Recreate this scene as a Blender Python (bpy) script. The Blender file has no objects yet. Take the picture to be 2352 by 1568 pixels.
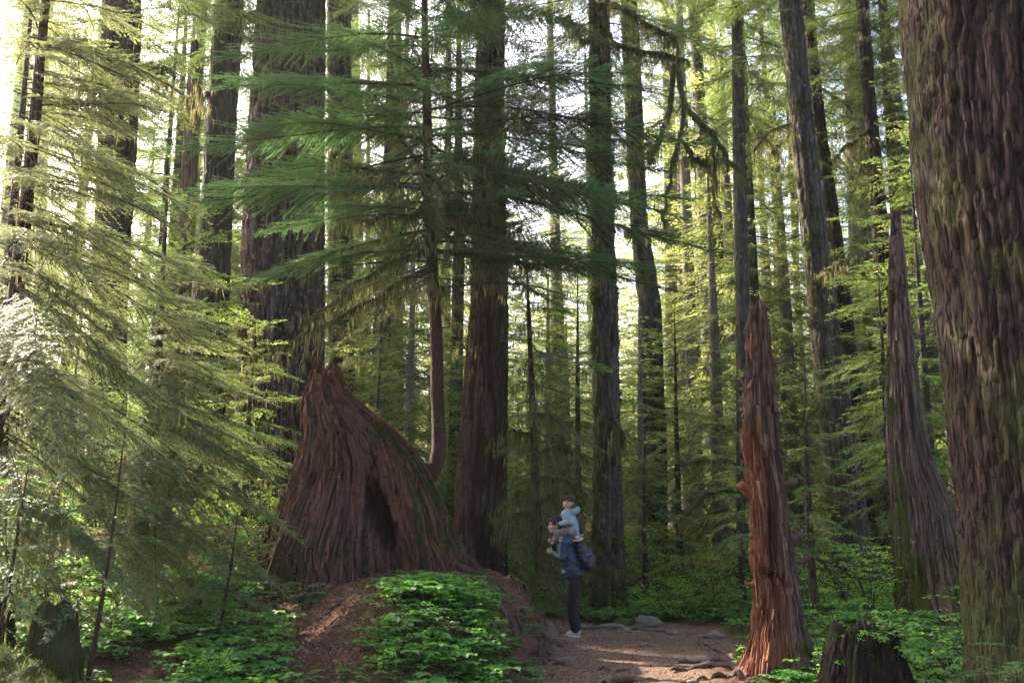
import bpy, math, random
import numpy as np
from mathutils import Vector, Matrix
R = math.radians
SC = bpy.context.scene
COL = SC.collection

# ------------------------------------------------------------------ camera, world, sun, exposure
CAMZ = 1.6; PITCH = R(10.4); FL = 35.0
cam_d = bpy.data.cameras.new('camera'); cam = bpy.data.objects.new('camera', cam_d); COL.objects.link(cam)
cam_d.lens = FL; cam_d.sensor_width = 36; cam_d.clip_start = 0.05; cam_d.clip_end = 2000
cam.location = (0, 0, CAMZ); cam.rotation_euler = (math.pi / 2 + PITCH, 0, 0)
SC.camera = cam
SUN = Vector((-0.74, 0.64, 0.70)).normalized()
w = bpy.data.worlds.new('World'); SC.world = w; w.use_nodes = True
nt = w.node_tree; sky = nt.nodes.new('ShaderNodeTexSky'); sky.sky_type = 'NISHITA'; sky.sun_disc = False
sky.sun_elevation = math.asin(SUN.z); sky.sun_rotation = math.atan2(SUN.x, SUN.y)
sky.dust_density = 6.0; sky.air_density = 0.8; sky.ozone_density = 0.4
bg = nt.nodes['Background']; nt.links.new(sky.outputs[0], bg.inputs[0]); bg.inputs[1].default_value = 0.15
sd = bpy.data.lights.new('sun', 'SUN'); sd.energy = 5.0; sd.angle = R(0.5); sd.color = (1.0, 0.87, 0.69)
sun = bpy.data.objects.new('sun', sd); COL.objects.link(sun)
sun.rotation_euler = SUN.to_track_quat('Z', 'Y').to_euler()
SC.view_settings.view_transform = 'Standard'; SC.view_settings.look = 'None'
SC.view_settings.gamma = 1.0; SC.view_settings.exposure = 2.48
SC.cycles.max_bounces = 7; SC.cycles.diffuse_bounces = 4; SC.cycles.glossy_bounces = 2
SC.cycles.transmission_bounces = 4; SC.cycles.volume_bounces = 1; SC.cycles.transparent_max_bounces = 4
HAZE = 0.00026
SC.cycles.use_denoising = True; SC.cycles.sample_clamp_indirect = 6.0
SC.cycles.use_adaptive_sampling = True; SC.cycles.adaptive_threshold = 0.02

# ------------------------------------------------------------------ picture <-> world (2352 x 1568 pixel reading of the photo)
F = 2352 * FL / 36.0; CX, CY = 1176.0, 784.0
cp, sp = math.cos(PITCH), math.sin(PITCH)
def P(u, v, Y):
    dx, dy = u - CX, CY - v
    d = (dx, F * cp - dy * sp, F * sp + dy * cp)
    t = Y / d[1]
    return Vector((d[0] * t, Y, CAMZ + d[2] * t))
def depth(p): return p[1] * cp + (p[2] - CAMZ) * sp
def sstep(a, b, x):
    t = np.clip((x - a) / (b - a), 0, 1); return t * t * (3 - 2 * t)

# ------------------------------------------------------------------ numpy noise
def _h(i, j, k, s):
    n = (i.astype(np.int64) * 374761393 + j.astype(np.int64) * 668265263 + k.astype(np.int64) * 2147483647 + s * 974634777) & 0x7fffffff
    n = ((n ^ (n >> 13)) * 1274126177) & 0x7fffffff
    n = ((n ^ (n >> 16)) * 668265263) & 0x7fffffff
    return ((n ^ (n >> 15)) & 0xffff) / 32767.5 - 1.0
def noise(x, y, z, s=0):
    x, y, z = np.broadcast_arrays(np.asarray(x, float), np.asarray(y, float), np.asarray(z, float))
    i, j, k = np.floor(x), np.floor(y), np.floor(z)
    fx, fy, fz = x - i, y - j, z - k
    fx = fx * fx * (3 - 2 * fx); fy = fy * fy * (3 - 2 * fy); fz = fz * fz * (3 - 2 * fz)
    r = 0
    for a in (0, 1):
        for b in (0, 1):
            for c in (0, 1):
                r = r + _h(i + a, j + b, k + c, s) * (fx if a else 1 - fx) * (fy if b else 1 - fy) * (fz if c else 1 - fz)
    return r
def fbm(x, y, z, o=4, s=0):
    r = 0; a = 0.5
    for q in range(o):
        r = r + a * noise(x, y, z, s + q); x, y, z = x * 2.03, y * 2.03, z * 2.03; a *= 0.5
    return r

# ------------------------------------------------------------------ object helpers
def link(o, parent=None):
    COL.objects.link(o)
    if parent is not None: o.parent = parent
    return o
def info(o, label=None, cat=None, group=None, kind=None):
    if label: o['label'] = label
    if cat: o['category'] = cat
    if group: o['group'] = group
    if kind: o['kind'] = kind
    return o
def empty(name, loc, label, cat, group=None):
    o = bpy.data.objects.new(name, None); o.location = loc; o.empty_display_size = 0.2
    link(o); return info(o, label, cat, group)
def make_mesh(name, V, Fq, mats, smooth=False, mi=None, attrs=None):
    """V (n,3); Fq (m,4) array of quads or a list of arrays with equal row length each"""
    V = np.asarray(V, np.float32)
    if not isinstance(Fq, list): Fq = [Fq]
    Fq = [np.asarray(f, np.int32) for f in Fq if len(f)]
    me = bpy.data.meshes.new(name)
    loops = np.concatenate([f.ravel() for f in Fq]); tot = np.concatenate([np.full(len(f), f.shape[1], np.int32) for f in Fq])
    me.vertices.add(len(V)); me.vertices.foreach_set('co', V.ravel())
    me.loops.add(len(loops)); me.loops.foreach_set('vertex_index', loops)
    me.polygons.add(len(tot)); me.polygons.foreach_set('loop_start', np.concatenate([[0], np.cumsum(tot)[:-1]]).astype(np.int32))
    if mi is not None: me.polygons.foreach_set('material_index', np.asarray(mi, np.int32))
    me.polygons.foreach_set('use_smooth', np.full(len(tot), bool(smooth)))
    if attrs:
        for k, a in attrs.items():
            at = me.attributes.new(k, 'FLOAT', 'POINT'); at.data.foreach_set('value', np.asarray(a, np.float32))
    for m in (mats if isinstance(mats, (list, tuple)) else [mats]): me.materials.append(m)
    me.update(calc_edges=True)
    return me
def obj(name, me, parent=None, loc=None):
    o = bpy.data.objects.new(name, me)
    if loc is not None: o.location = loc
    return link(o, parent)
def grid_faces(nu, nv, wrap=True):
    """rows nv (outer), columns nu (inner)"""
    i = np.arange(nv - 1)[:, None] * nu; j = np.arange(nu if wrap else nu - 1)[None, :]
    a = i + j; b = i + (j + 1) % nu
    return np.stack([a, b, b + nu, a + nu], -1).reshape(-1, 4)
def tube_arrays(pts, rad, n=8, wob=0.0, seed=0, freq=6.0, close=True):
    pts = np.asarray([tuple(p) for p in pts], float); m = len(pts); rad = np.asarray(rad, float)
    tan = np.gradient(pts, axis=0); tan /= np.linalg.norm(tan, axis=1)[:, None] + 1e-9
    ref = np.array([0, 0, 1.0]) if abs(tan[0][2]) < 0.9 else np.array([1.0, 0, 0])
    U = np.zeros_like(pts); u = np.cross(tan[0], ref); u /= np.linalg.norm(u)
    for i in range(m):
        u = u - tan[i] * np.dot(u, tan[i]); u /= np.linalg.norm(u) + 1e-9; U[i] = u
    W = np.cross(tan, U)
    th = np.linspace(0, 2 * np.pi, n, endpoint=False)
    d = U[:, None, :] * np.cos(th)[None, :, None] + W[:, None, :] * np.sin(th)[None, :, None]
    V = pts[:, None, :] + d * rad[:, None, None]
    if wob:
        nn = fbm(V[..., 0] * freq, V[..., 1] * freq, V[..., 2] * freq, 3, seed)
        V = V + d * (nn * wob)[..., None] * (rad[:, None, None] / rad.max()) ** 0.5
    V = V.reshape(-1, 3); Fq = [grid_faces(n, m)]
    if close:
        V = np.vstack([V, pts[-1] + tan[-1] * rad[-1] * 0.5]); k = len(V) - 1
        b = (m - 1) * n; Fq.append(np.array([[b + i, b + (i + 1) % n, k] for i in range(n)]))
    return V, Fq
def curve_pts(ctrl, n):
    """Catmull-Rom through control points"""
    c = [np.asarray(tuple(p), float) for p in ctrl]; c = [2 * c[0] - c[1]] + c + [2 * c[-1] - c[-2]]
    out = []; segs = len(c) - 3
    for i in range(n):
        t = i / (n - 1) * segs; k = min(int(t), segs - 1); t -= k
        a, b, d, e = c[k:k + 4]
        out.append(0.5 * ((2 * b) + (-a + d) * t + (2 * a - 5 * b + 4 * d - e) * t * t + (-a + 3 * b - 3 * d + e) * t ** 3))
    return np.array(out)
class Bag:
    """collects pieces into one mesh"""
    def __init__(s): s.V = []; s.F = {3: [], 4: []}; s.M = {3: [], 4: []}; s.R = []; s.n = 0
    def add(s, V, Fl, mi=0, rnd=0.5):
        V = np.asarray(V, float)
        for f in (Fl if isinstance(Fl, list) else [Fl]):
            f = np.asarray(f)
            if len(f): s.F[f.shape[1]].append(f + s.n); s.M[f.shape[1]].append(np.full(len(f), mi))
        s.V.append(V); s.R.append(np.broadcast_to(np.asarray(rnd, float), (len(V),))); s.n += len(V)
    def tube(s, pts, rad, n=6, mi=0, **k): s.add(*tube_arrays(pts, rad, n, **k), mi=mi)
    def mesh(s, name, mats, smooth=False):
        Fl = []; M = []
        for q in (4, 3):
            if s.F[q]: Fl.append(np.concatenate(s.F[q])); M.append(np.concatenate(s.M[q]))
        return make_mesh(name, np.concatenate(s.V), Fl, mats, smooth, np.concatenate(M), {'rnd': np.concatenate(s.R)})

# ------------------------------------------------------------------ materials
class NT:
    def __init__(s, name):
        s.m = bpy.data.materials.new(name); s.m.use_nodes = True; s.t = s.m.node_tree; s.t.nodes.clear()
        s.out = s.n('ShaderNodeOutputMaterial')
    def n(s, kind, **kw):
        nd = s.t.nodes.new(kind)
        for k, v in kw.items():
            if k in ('operation', 'blend_type', 'data_type', 'feature', 'attribute_name', 'distance', 'noise_dimensions', 'interpolation_type', 'clamp'): setattr(nd, k, v)
            else:
                s.set(nd, k, v)
        return nd
    def set(s, nd, k, v):
        inp = nd.inputs[int(k[1:])] if k[0] == 'i' and k[1:].isdigit() else nd.inputs[k.replace('_', ' ')]
        if isinstance(v, bpy.types.NodeSocket): s.t.links.new(v, inp)
        elif isinstance(v, bpy.types.Node): s.t.links.new(v.outputs[0], inp)
        else: inp.default_value = v
    def coord(s, scale=(1, 1, 1)):
        tc = s.n('ShaderNodeTexCoord'); mp = s.n('ShaderNodeMapping'); s.t.links.new(tc.outputs['Object'], mp.inputs[0])
        mp.inputs['Scale'].default_value = scale; return mp.outputs[0]
    def noise(s, vec, scale, detail=4, rough=0.6, dist=0.0):
        return s.n('ShaderNodeTexNoise', Vector=vec, Scale=scale, Detail=detail, Roughness=rough, Distortion=dist).outputs['Fac']
    def ramp(s, fac, stops, lin=True):
        nd = s.n('ShaderNodeValToRGB', Fac=fac); e = nd.color_ramp.elements
        while len(e) > 1: e.remove(e[-1])
        e[0].position = stops[0][0]; e[0].color = (*stops[0][1], 1)
        for p, c in stops[1:]: x = e.new(p); x.color = (*c, 1)
        return nd.outputs[0]
    def mix(s, fac, a, b, bt='MIX'):
        nd = s.t.nodes.new('ShaderNodeMix'); nd.data_type = 'RGBA'; nd.blend_type = bt
        for inp, v in ((nd.inputs[0], fac), (nd.inputs[6], a), (nd.inputs[7], b)):
            if isinstance(v, bpy.types.NodeSocket): s.t.links.new(v, inp)
            else: inp.default_value = v if not isinstance(v, tuple) or len(v) == 4 else (*v, 1)
        return nd.outputs[2]
    def math(s, op, a, b=0.0, clamp=False):
        nd = s.n('ShaderNodeMath', operation=op, i0=a, i1=b); nd.use_clamp = clamp; return nd.outputs[0]
    def rng(s, x, a, b, c=0.0, d=1.0):
        return s.n('ShaderNodeMapRange', i0=x, i1=a, i2=b, i3=c, i4=d).outputs[0]
    def attr(s, name): return s.n('ShaderNodeAttribute', attribute_name=name).outputs['Fac']
    def bsdf(s, color, rough=0.85, bump=None, bs=0.4, bd=0.02, spec=0.25, **kw):
        b = s.n('ShaderNodeBsdfPrincipled', Base_Color=color, Roughness=rough); b.inputs['Specular IOR Level'].default_value = spec
        for k, v in kw.items(): s.set(b, k, v)
        if bump is not None:
            bp = s.n('ShaderNodeBump', Height=bump, Strength=bs, Distance=bd); s.t.links.new(bp.outputs[0], b.inputs['Normal'])
        return b
    def done(s, sh): s.t.links.new(sh.outputs[0], s.out.inputs['Surface']); return s.m

def normal_z(t):
    g = t.n('ShaderNodeNewGeometry'); x = t.n('ShaderNodeSeparateXYZ', Vector=g.outputs['True Normal']); return x.outputs[2]

def bark(name, ridge, groove, scale=1.0, moss=0.3, mosscol=(0.052, 0.058, 0.018), lich=0.0):
    t = NT(name)
    v = t.coord((scale, scale, scale * 0.16)); w_ = t.noise(v, 7, 3)
    wv = t.n('ShaderNodeVectorMath', operation='ADD', i0=v); sc = t.n('ShaderNodeVectorMath', operation='SCALE')
    nz = t.n('ShaderNodeTexNoise', Vector=v, Scale=9.0, Detail=3.0); t.t.links.new(nz.outputs['Color'], sc.inputs[0]); sc.inputs['Scale'].default_value = 0.12
    t.t.links.new(sc.outputs[0], wv.inputs[1])
    vo = t.n('ShaderNodeTexVoronoi', feature='DISTANCE_TO_EDGE', Vector=wv.outputs[0], Scale=15.0).outputs['Distance']
    crack = t.rng(vo, 0.0, 0.16)
    v2 = t.coord((scale, scale, scale * 0.35))
    fine = t.noise(v2, 45, 6, 0.7); big = t.noise(t.coord((1, 1, 0.5)), 1.6, 3)
    c = t.mix(t.rng(fine, 0.3, 0.7), tuple(x * 0.6 for x in ridge), ridge)
    c = t.mix(t.rng(big, 0.35, 0.65, 0, 0.55), c, tuple(a * 0.5 + b * 0.8 for a, b in zip(ridge, groove)))
    f = t.math('MULTIPLY', t.rng(vo, 0.0, 0.11, 1.0, 0.0), 0.85)
    c = t.mix(f, c, groove)
    f2 = t.attr('furrow'); c = t.mix(t.math('MULTIPLY', f2, 0.9), c, groove)
    if lich:
        l = t.rng(t.noise(t.coord((1, 1, .7)), 9, 5, .7), .56, .66, 0, lich); c = t.mix(l, c, (0.30, 0.31, 0.27))
    if moss:
        m = t.noise(t.coord((1, 1, 0.45)), 3.2, 6, 0.72); m = t.math('ADD', m, t.math('MULTIPLY', t.attr('mossy'), 0.35))
        m = t.rng(m, 0.70 - moss * 0.22, 0.84 - moss * 0.22, 0, .85)
        mc = t.mix(t.noise(t.coord(), 40, 3), tuple(x * .5 for x in mosscol), tuple(x * 1.5 for x in mosscol))
        c = t.mix(m, c, mc)
    h = t.math('ADD', t.math('MULTIPLY', crack, 0.7), t.math('MULTIPLY', fine, 0.5))
    return t.done(t.bsdf(c, 0.9, h, 0.9, 0.03, spec=0.2))

def leafmat(name, c1, c2, trans=(0.25, 0.42, 0.05), tf=0.4, rough=0.5, spec=0.35):
    t = NT(name); r = t.attr('rnd'); oi = t.n('ShaderNodeObjectInfo')
    big = t.noise(t.coord(), 1.3, 2)
    c = t.mix(r, c1, c2); c = t.mix(t.rng(big, .35, .65, 0, .35), c, tuple(x * 1.3 for x in c2))
    c = t.mix(t.math('MULTIPLY', oi.outputs['Random'], 0.35), c, tuple(x * .65 for x in c1))
    b = t.bsdf(c, rough, spec=spec)
    tc = t.mix(r, tuple(x * .7 for x in trans), trans)
    tr = t.n('ShaderNodeBsdfTranslucent', Color=tc)
    mx = t.n('ShaderNodeMixShader', i0=tf); t.t.links.new(b.outputs[0], mx.inputs[1]); t.t.links.new(tr.outputs[0], mx.inputs[2])
    return t.done(mx)
def plain(name, c, rough=0.8, nscale=30, var=0.25, bs=0.2, spec=0.3, bd=0.005, **kw):
    t = NT(name); n = t.noise(t.coord(), nscale, 4)
    col = t.mix(t.rng(n, .3, .7), tuple(x * (1 - var) for x in c), tuple(min(1, x * (1 + var)) for x in c))
    return t.done(t.bsdf(col, rough, n, bs, bd, spec=spec, **kw))

M = {}
M['hemlock'] = leafmat('hemlock_needles', (0.020, 0.068, 0.026), (0.055, 0.155, 0.046), trans=(0.16, 0.34, 0.09), tf=.36)
M['hemlock_mid'] = leafmat('mid_needles', (0.028, 0.095, 0.028), (0.075, 0.20, 0.042), trans=(0.38, 0.56, 0.10), tf=.42)
M['canopy'] = leafmat('canopy_needles', (0.014, 0.050, 0.020), (0.042, 0.105, 0.032), trans=(0.20, 0.30, 0.07), tf=.38)
M['hemlock_far'] = leafmat('far_needles', (0.030, 0.082, 0.028), (0.080, 0.165, 0.048), trans=(0.44, 0.50, 0.14), tf=0.5)
M['hemlock_gold'] = leafmat('lichened_needles', (0.026, 0.072, 0.030), (0.075, 0.140, 0.058), trans=(0.32, 0.37, 0.14), tf=0.46, spec=0.25, rough=0.5)
M['broad'] = leafmat('broad_leaves', (0.055, 0.18, 0.020), (0.13, 0.34, 0.035), trans=(0.42, 0.72, 0.07), tf=0.42, rough=0.45, spec=0.4)
M['clover'] = leafmat('clover_leaves', (0.024, 0.095, 0.018), (0.075, 0.20, 0.03), trans=(0.2, 0.5, 0.05), tf=0.35, rough=0.55)
M['fern'] = leafmat('fern_leaves', (0.05, 0.15, 0.02), (0.10, 0.26, 0.035), trans=(0.4, 0.7, 0.06), tf=0.45)
M['lichen'] = leafmat('hanging_lichen', (0.045, 0.052, 0.022), (0.115, 0.115, 0.050), trans=(0.32, 0.29, 0.11), tf=0.45, spec=0.1, rough=.9)
M['moss'] = leafmat('moss', (0.028, 0.040, 0.010), (0.075, 0.092, 0.018), trans=(0.16, 0.19, 0.03), tf=0.3, spec=0.05, rough=1.0)
M['twig'] = plain('twig_bark', (0.055, 0.042, 0.030), 0.9, 60)
M['bark_giant'] = bark('giant_bark', (0.060, 0.038, 0.029), (0.009, 0.006, 0.005), 1.3, 0.62, (.042, .045, .014))
M['bark_big'] = bark('big_tree_bark', (0.155, 0.108, 0.095), (0.028, 0.015, 0.012), 1.0, 0.12, lich=.35)
M['bark_red'] = bark('red_brown_bark', (0.115, 0.066, 0.048), (0.022, 0.012, 0.009), 1.2, 0.08)
M['bark_moss'] = bark('mossy_bark', (0.13, 0.108, 0.088), (0.028, 0.022, 0.018), 1.3, 0.62, lich=.3)
M['bark_grey'] = bark('grey_bark', (0.23, 0.20, 0.175), (0.07, 0.055, 0.045), 1.5, 0.18, lich=.5)
M['bark_dark'] = bark('dark_bark', (0.085, 0.066, 0.054), (0.022, 0.016, 0.013), 1.4, 0.3)
M['bark_young'] = bark('young_hemlock_bark', (0.085, 0.045, 0.030), (0.04, 0.024, 0.018), 3.0, 0.15)
# ------------------------------------------------------------------ terrain
def bank_x(y): return np.interp(y, [7, 9, 12, 13.6, 14.6, 15.6], [-0.35, -0.05, 0.22, 0.52, 0.45, -0.2])
def path_mask(x, y):
    n = 0.25 * noise(x * 1.3, y * 1.3, 0, 5)
    xr = 2.0 + (y - 10) * 0.22
    yf = np.where(x > 1.3, 16.4, 17.2)
    return sstep(-0.15, 0.1, x - bank_x(y)) * (1 - sstep(-0.2, 0.25, x - xr + n)) * (1 - sstep(-0.3, 0.3, y - yf + n))
def H(x, y):
    x = np.asarray(x, float); y = np.asarray(y, float); x, y = np.broadcast_arrays(x, y)
    xb = bank_x(y) + 0.16 * noise(x * 0 + 3, y * 1.7, 0, 7) + 0.06 * noise(x, y * 5, 0, 8)
    lw = sstep(10.5, 12.5, y); bank = (1 - .42 * sstep(-1.2, 0.05, x - xb)) * (1 - sstep(-.60 + .20 * lw, .18, x - xb))
    A = (1.0 - .2 * sstep(-1.7, -2.6, x) * sstep(15.5, 14, y)) * sstep(7.4, 13.6, y) ** .9
    backf = 1 - sstep(15.0, 17.0, y) * sstep(-3.6, -1.6, x)
    h = A * bank * backf
    h += 0.55 * sstep(-2.2, -4.2, x) * sstep(12, 16, y)
    gx = np.interp(y, [7, 9, 11, 13, 15], [-1.45, -1.68, -2.0, -2.9, -3.6])
    h -= 0.13 * np.exp(-((x - gx) / 0.38) ** 2) * sstep(15.5, 13.5, y) * sstep(6, 8, y)
    h += 0.20 * np.exp(-(((x - .95 + 1.9) / 0.75) ** 2 + ((y - 10.6) / 1.3) ** 2))
    h += 1.5 * sstep(17.5, 48, y) + 0.10 * np.exp(-(((x - 2.55) / 0.8) ** 2 + ((y - 11.2) / 0.8) ** 2))
    h += 0.25 * sstep(3.0, 5.0, x) * sstep(10, 13, y) * sstep(20, 15, y)
    pm = path_mask(x, y)
    h += (0.07 * fbm(x * 0.7, y * 0.7, 0, 3, 11)) * (1 - 0.6 * pm) + 0.035 * fbm(x * 3, y * 3, 0, 3, 21) * (1 - 0.5 * pm)
    h += (0.016 + .030 * (1 - pm)) * fbm(x * 9, y * 9, 0, 3, 31) + .012 * (1 - pm) * noise(x * 24, y * 24, 0, 37) + .012 * pm * np.clip(noise(x * 5, y * 9, 0, 33), 0, 1)
    steep = np.exp(-((x - xb + .12) / .30) ** 2) * sstep(9, 12, y)
    h += steep * (0.16 * fbm(x * 4, y * 5, 1, 3, 41))
    return h
def gpt(x, y, dz=0.0): return Vector((x, y, float(H(x, y)) + dz))

def axis(segs):
    out = [segs[0][0]]
    for a, b, s in segs: out += list(np.linspace(a, b, max(2, int(round((b - a) / s)) + 1))[1:])
    return np.array(out)
xs = axis([(-130, -30, 5), (-30, -12, .6), (-12, -6, .15), (-6, 6, .026), (6, 12, .15), (12, 30, .6), (30, 130, 5)])
ys = axis([(-20, 2, 1.5), (2, 7, .12), (7, 17.5, .026), (17.5, 24, .12), (24, 50, .6), (50, 200, 6)])
gx_, gy_ = np.meshgrid(xs, ys)
gz = H(gx_, gy_)
PM = path_mask(gx_, gy_)
t = NT('forest_floor')
pm = t.attr('path'); co = t.coord()
n1 = t.noise(co, 55, 6, .75); n2 = t.noise(co, 3.0, 5, .65); n3 = t.noise(co, 16, 4, .6)
vo = t.n('ShaderNodeTexVoronoi', Vector=co, Scale=85.0)
lit = t.ramp(n1, [(.3, (.045, .022, .014)), (.48, (.105, .050, .031)), (.62, (.16, .088, .055)), (.78, (.26, .17, .115))])
lit = t.mix(t.rng(vo.outputs['Color'], .6, .9, 0, .45), lit, (.20, .115, .075))
pth = t.ramp(t.noise(co, 30, 6, .7), [(.3, (.10, .060, .042)), (.55, (.18, .118, .084)), (.75, (.26, .185, .14))])
pth = t.mix(t.rng(n3, .5, .75, 0, .55), pth, (.085, .050, .036))
c = t.mix(pm, lit, pth)
ms = t.math('MULTIPLY', t.rng(n2, .50, .60), t.math('SUBTRACT', 1.0, t.attr('bare')))
c = t.mix(ms, c, t.mix(n1, (.03, .045, .008), (.08, .10, .018)))
hh = t.math('ADD', t.math('MULTIPLY', n1, .8), t.math('ADD', t.math('MULTIPLY', n3, .8), t.math('MULTIPLY', vo.outputs['Distance'], .4)))
M['ground'] = t.done(t.bsdf(c, .95, hh, .9, .03, spec=.12))
gully = np.exp(-((gx_ - np.interp(gy_, [7, 9, 11, 13, 15], [-1.5, -1.68, -2.0, -2.9, -3.6])) / .5) ** 2)
bare = np.clip(PM + gully + np.exp(-(((gx_ + 1.4) / 1.9) ** 2 + ((gy_ - 13.2) / 1.3) ** 2)) * 1.2 + sstep(-.8, -.3, gx_ - bank_x(gy_)) * (gx_ < 1) * .9, 0, 1)
st_ = np.exp(-((gx_ - bank_x(gy_) + .16) / .34) ** 2) * sstep(9, 11.5, gy_) * sstep(17, 15, gy_)
gX = gx_ + st_ * (.30 * fbm(gy_ * 3.2, gz * 4.5, gx_ * 0, 3, 81) + .09 * noise(gy_ * 11, gz * 13, 0, 84)); gY = gy_ + st_ * .12 * fbm(gx_ * 3, gz * 7, gy_ * 2, 3, 85)
me = make_mesh('forest_floor', np.stack([gX, gY, gz], -1).reshape(-1, 3), grid_faces(len(xs), len(ys), False)[:, ::1], M['ground'], True,
               attrs={'path': PM.ravel(), 'bare': bare.ravel()})
g = obj('ground', me); info(g, kind='structure', label='reddish brown forest floor with a bare earth path and a mound', cat='ground')

# ------------------------------------------------------------------ trunks
def trunk_arrays(rows, Y, top, wpx, disp=0.03, flare=0.5, flh=0.5, seed=0, sink=0.25, base=None, lobes=5, bf=1.0, dens=1.0, Yb=None, thin=0.8):
    """rows: (v, uL, uR) read off the photo, lowest row last or first; top: z of the trunk's upper end"""
    rr = []
    for v, a, b in rows:
        p = P((a + b) / 2, v, Y); rr.append((p.z, p.x, (b - a) / 2 * depth(p) / F))
    rr.sort(); rr = np.array(rr)
    if len(rr) == 1: rr = np.vstack([rr[0] - [1, 0, 0], rr])
    z0 = float(H(np.interp(0, [0], [rr[0][1]]), Y)) - sink if base is None else base
    sx = (rr[-1, 1] - rr[0, 1]) / (rr[-1, 0] - rr[0, 0])
    wc = wpx * 0.44
    nu = int(np.clip(wc * 2.2 * dens, 20, 420)); circ = 2 * np.pi * rr[:, 2].mean()
    vis_top = P(CX, -60, Y).z
    dz = max(circ / nu * 2.0, 0.012)
    zlo = np.arange(z0, min(vis_top, top), dz)
    zs = np.concatenate([zlo, np.arange(zlo[-1] + dz, top, max(dz * 5, .25))]) if top > vis_top else zlo
    def lerp(z, k):
        y = np.interp(z, rr[:, 0], rr[:, k]);
        lo, hi = rr[0], rr[-1]
        s_lo = (rr[1, k] - lo[k]) / (rr[1, 0] - lo[0]) if k == 1 else 0.0
        s_hi = sx if k == 1 else 0
        y = np.where(z < lo[0], lo[k] + s_lo * (z - lo[0]), y); y = np.where(z > hi[0], hi[k] + s_hi * (z - hi[0]), y)
        return y
    cx = lerp(zs, 1); rad = lerp(zs, 2)
    up = np.clip((zs - rr[-1, 0]) / max(1e-3, max(top, rr[-1, 0] + 1) - rr[-1, 0]), 0, 1); rad = rad * (1 - thin * up ** 1.2)
    th = np.linspace(0, 2 * np.pi, nu, endpoint=False)
    zz, tt = np.meshgrid(zs, th, indexing='ij'); r0 = np.broadcast_to(rad[:, None], zz.shape)
    cxx = np.broadcast_to(cx[:, None], zz.shape)
    ct, st = np.cos(tt), np.sin(tt)
    fl = flare * np.exp(-np.clip(zz - (z0 + sink), 0, None) / flh)
    fl = fl * (0.75 + 0.9 * fbm(ct * lobes * .4 + seed, st * lobes * .4, zz * .25, 2, seed + 3))
    rm = rr[:, 2].mean()
    ax, ay = ct * rm, st * rm
    wx = 0.05 * noise(ax * 5, ay * 5, zz * 2.0, seed + 9)
    n1 = noise((ax + wx) * 13 * bf, (ay + wx) * 13 * bf, zz * .95, seed); n2 = noise((ax + wx) * 31 * bf, (ay - wx) * 31 * bf, zz * 2.4, seed + 1)
    fur = np.clip(np.exp(-(n1 / .20) ** 2) + 0.6 * np.exp(-(n2 / .22) ** 2), 0, 1)
    fine = fbm(ax * 30, ay * 30, zz * 9, 2, seed + 2)
    cross = np.exp(-(noise(ax * 7, ay * 7, zz * 9, seed + 5) / .1) ** 2)
    big = 0.07 * fbm(ct * 1.3, st * 1.3, zz * .35, 3, seed + 4)
    rad2 = r0 * (1 + fl + big) + disp * (0.55 - fur - .12 * cross + 0.9 * fine)
    V = np.stack([cxx + ct * rad2, Y + st * rad2, zz], -1).reshape(-1, 3)
    mossy = sstep(2.2, 0.0, zz - z0) * .9 + .5 * np.clip(-ct, 0, 1) * .6 + .25 * big / .05
    return V, [grid_faces(nu, len(zs))], {'furrow': fur.ravel() * min(1, disp / .02), 'mossy': mossy.ravel()}, (cx, rad, zs)
TR = {}
def trunk_tree(key, name, label, rows, Y, mat, top=None, group='tall bare conifer trunks', cat='tree', **k):
    w_ = np.mean([b - a for v, a, b in rows]); top = top or (0.62 * Y + 9)
    V, Fq, at, cl = trunk_arrays(rows, Y, top, w_, **k)
    x0 = float(cl[0][0]); z0 = float(H(x0, Y))
    o = empty(name, (x0, Y, z0), label, cat, group)
    me = make_mesh('trunk', V - np.array([x0, Y, z0]), Fq, M[mat], True, attrs=at)
    tk = obj('trunk', me, o); TR[key] = (o, cl, Y, tk)
    return o
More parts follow.
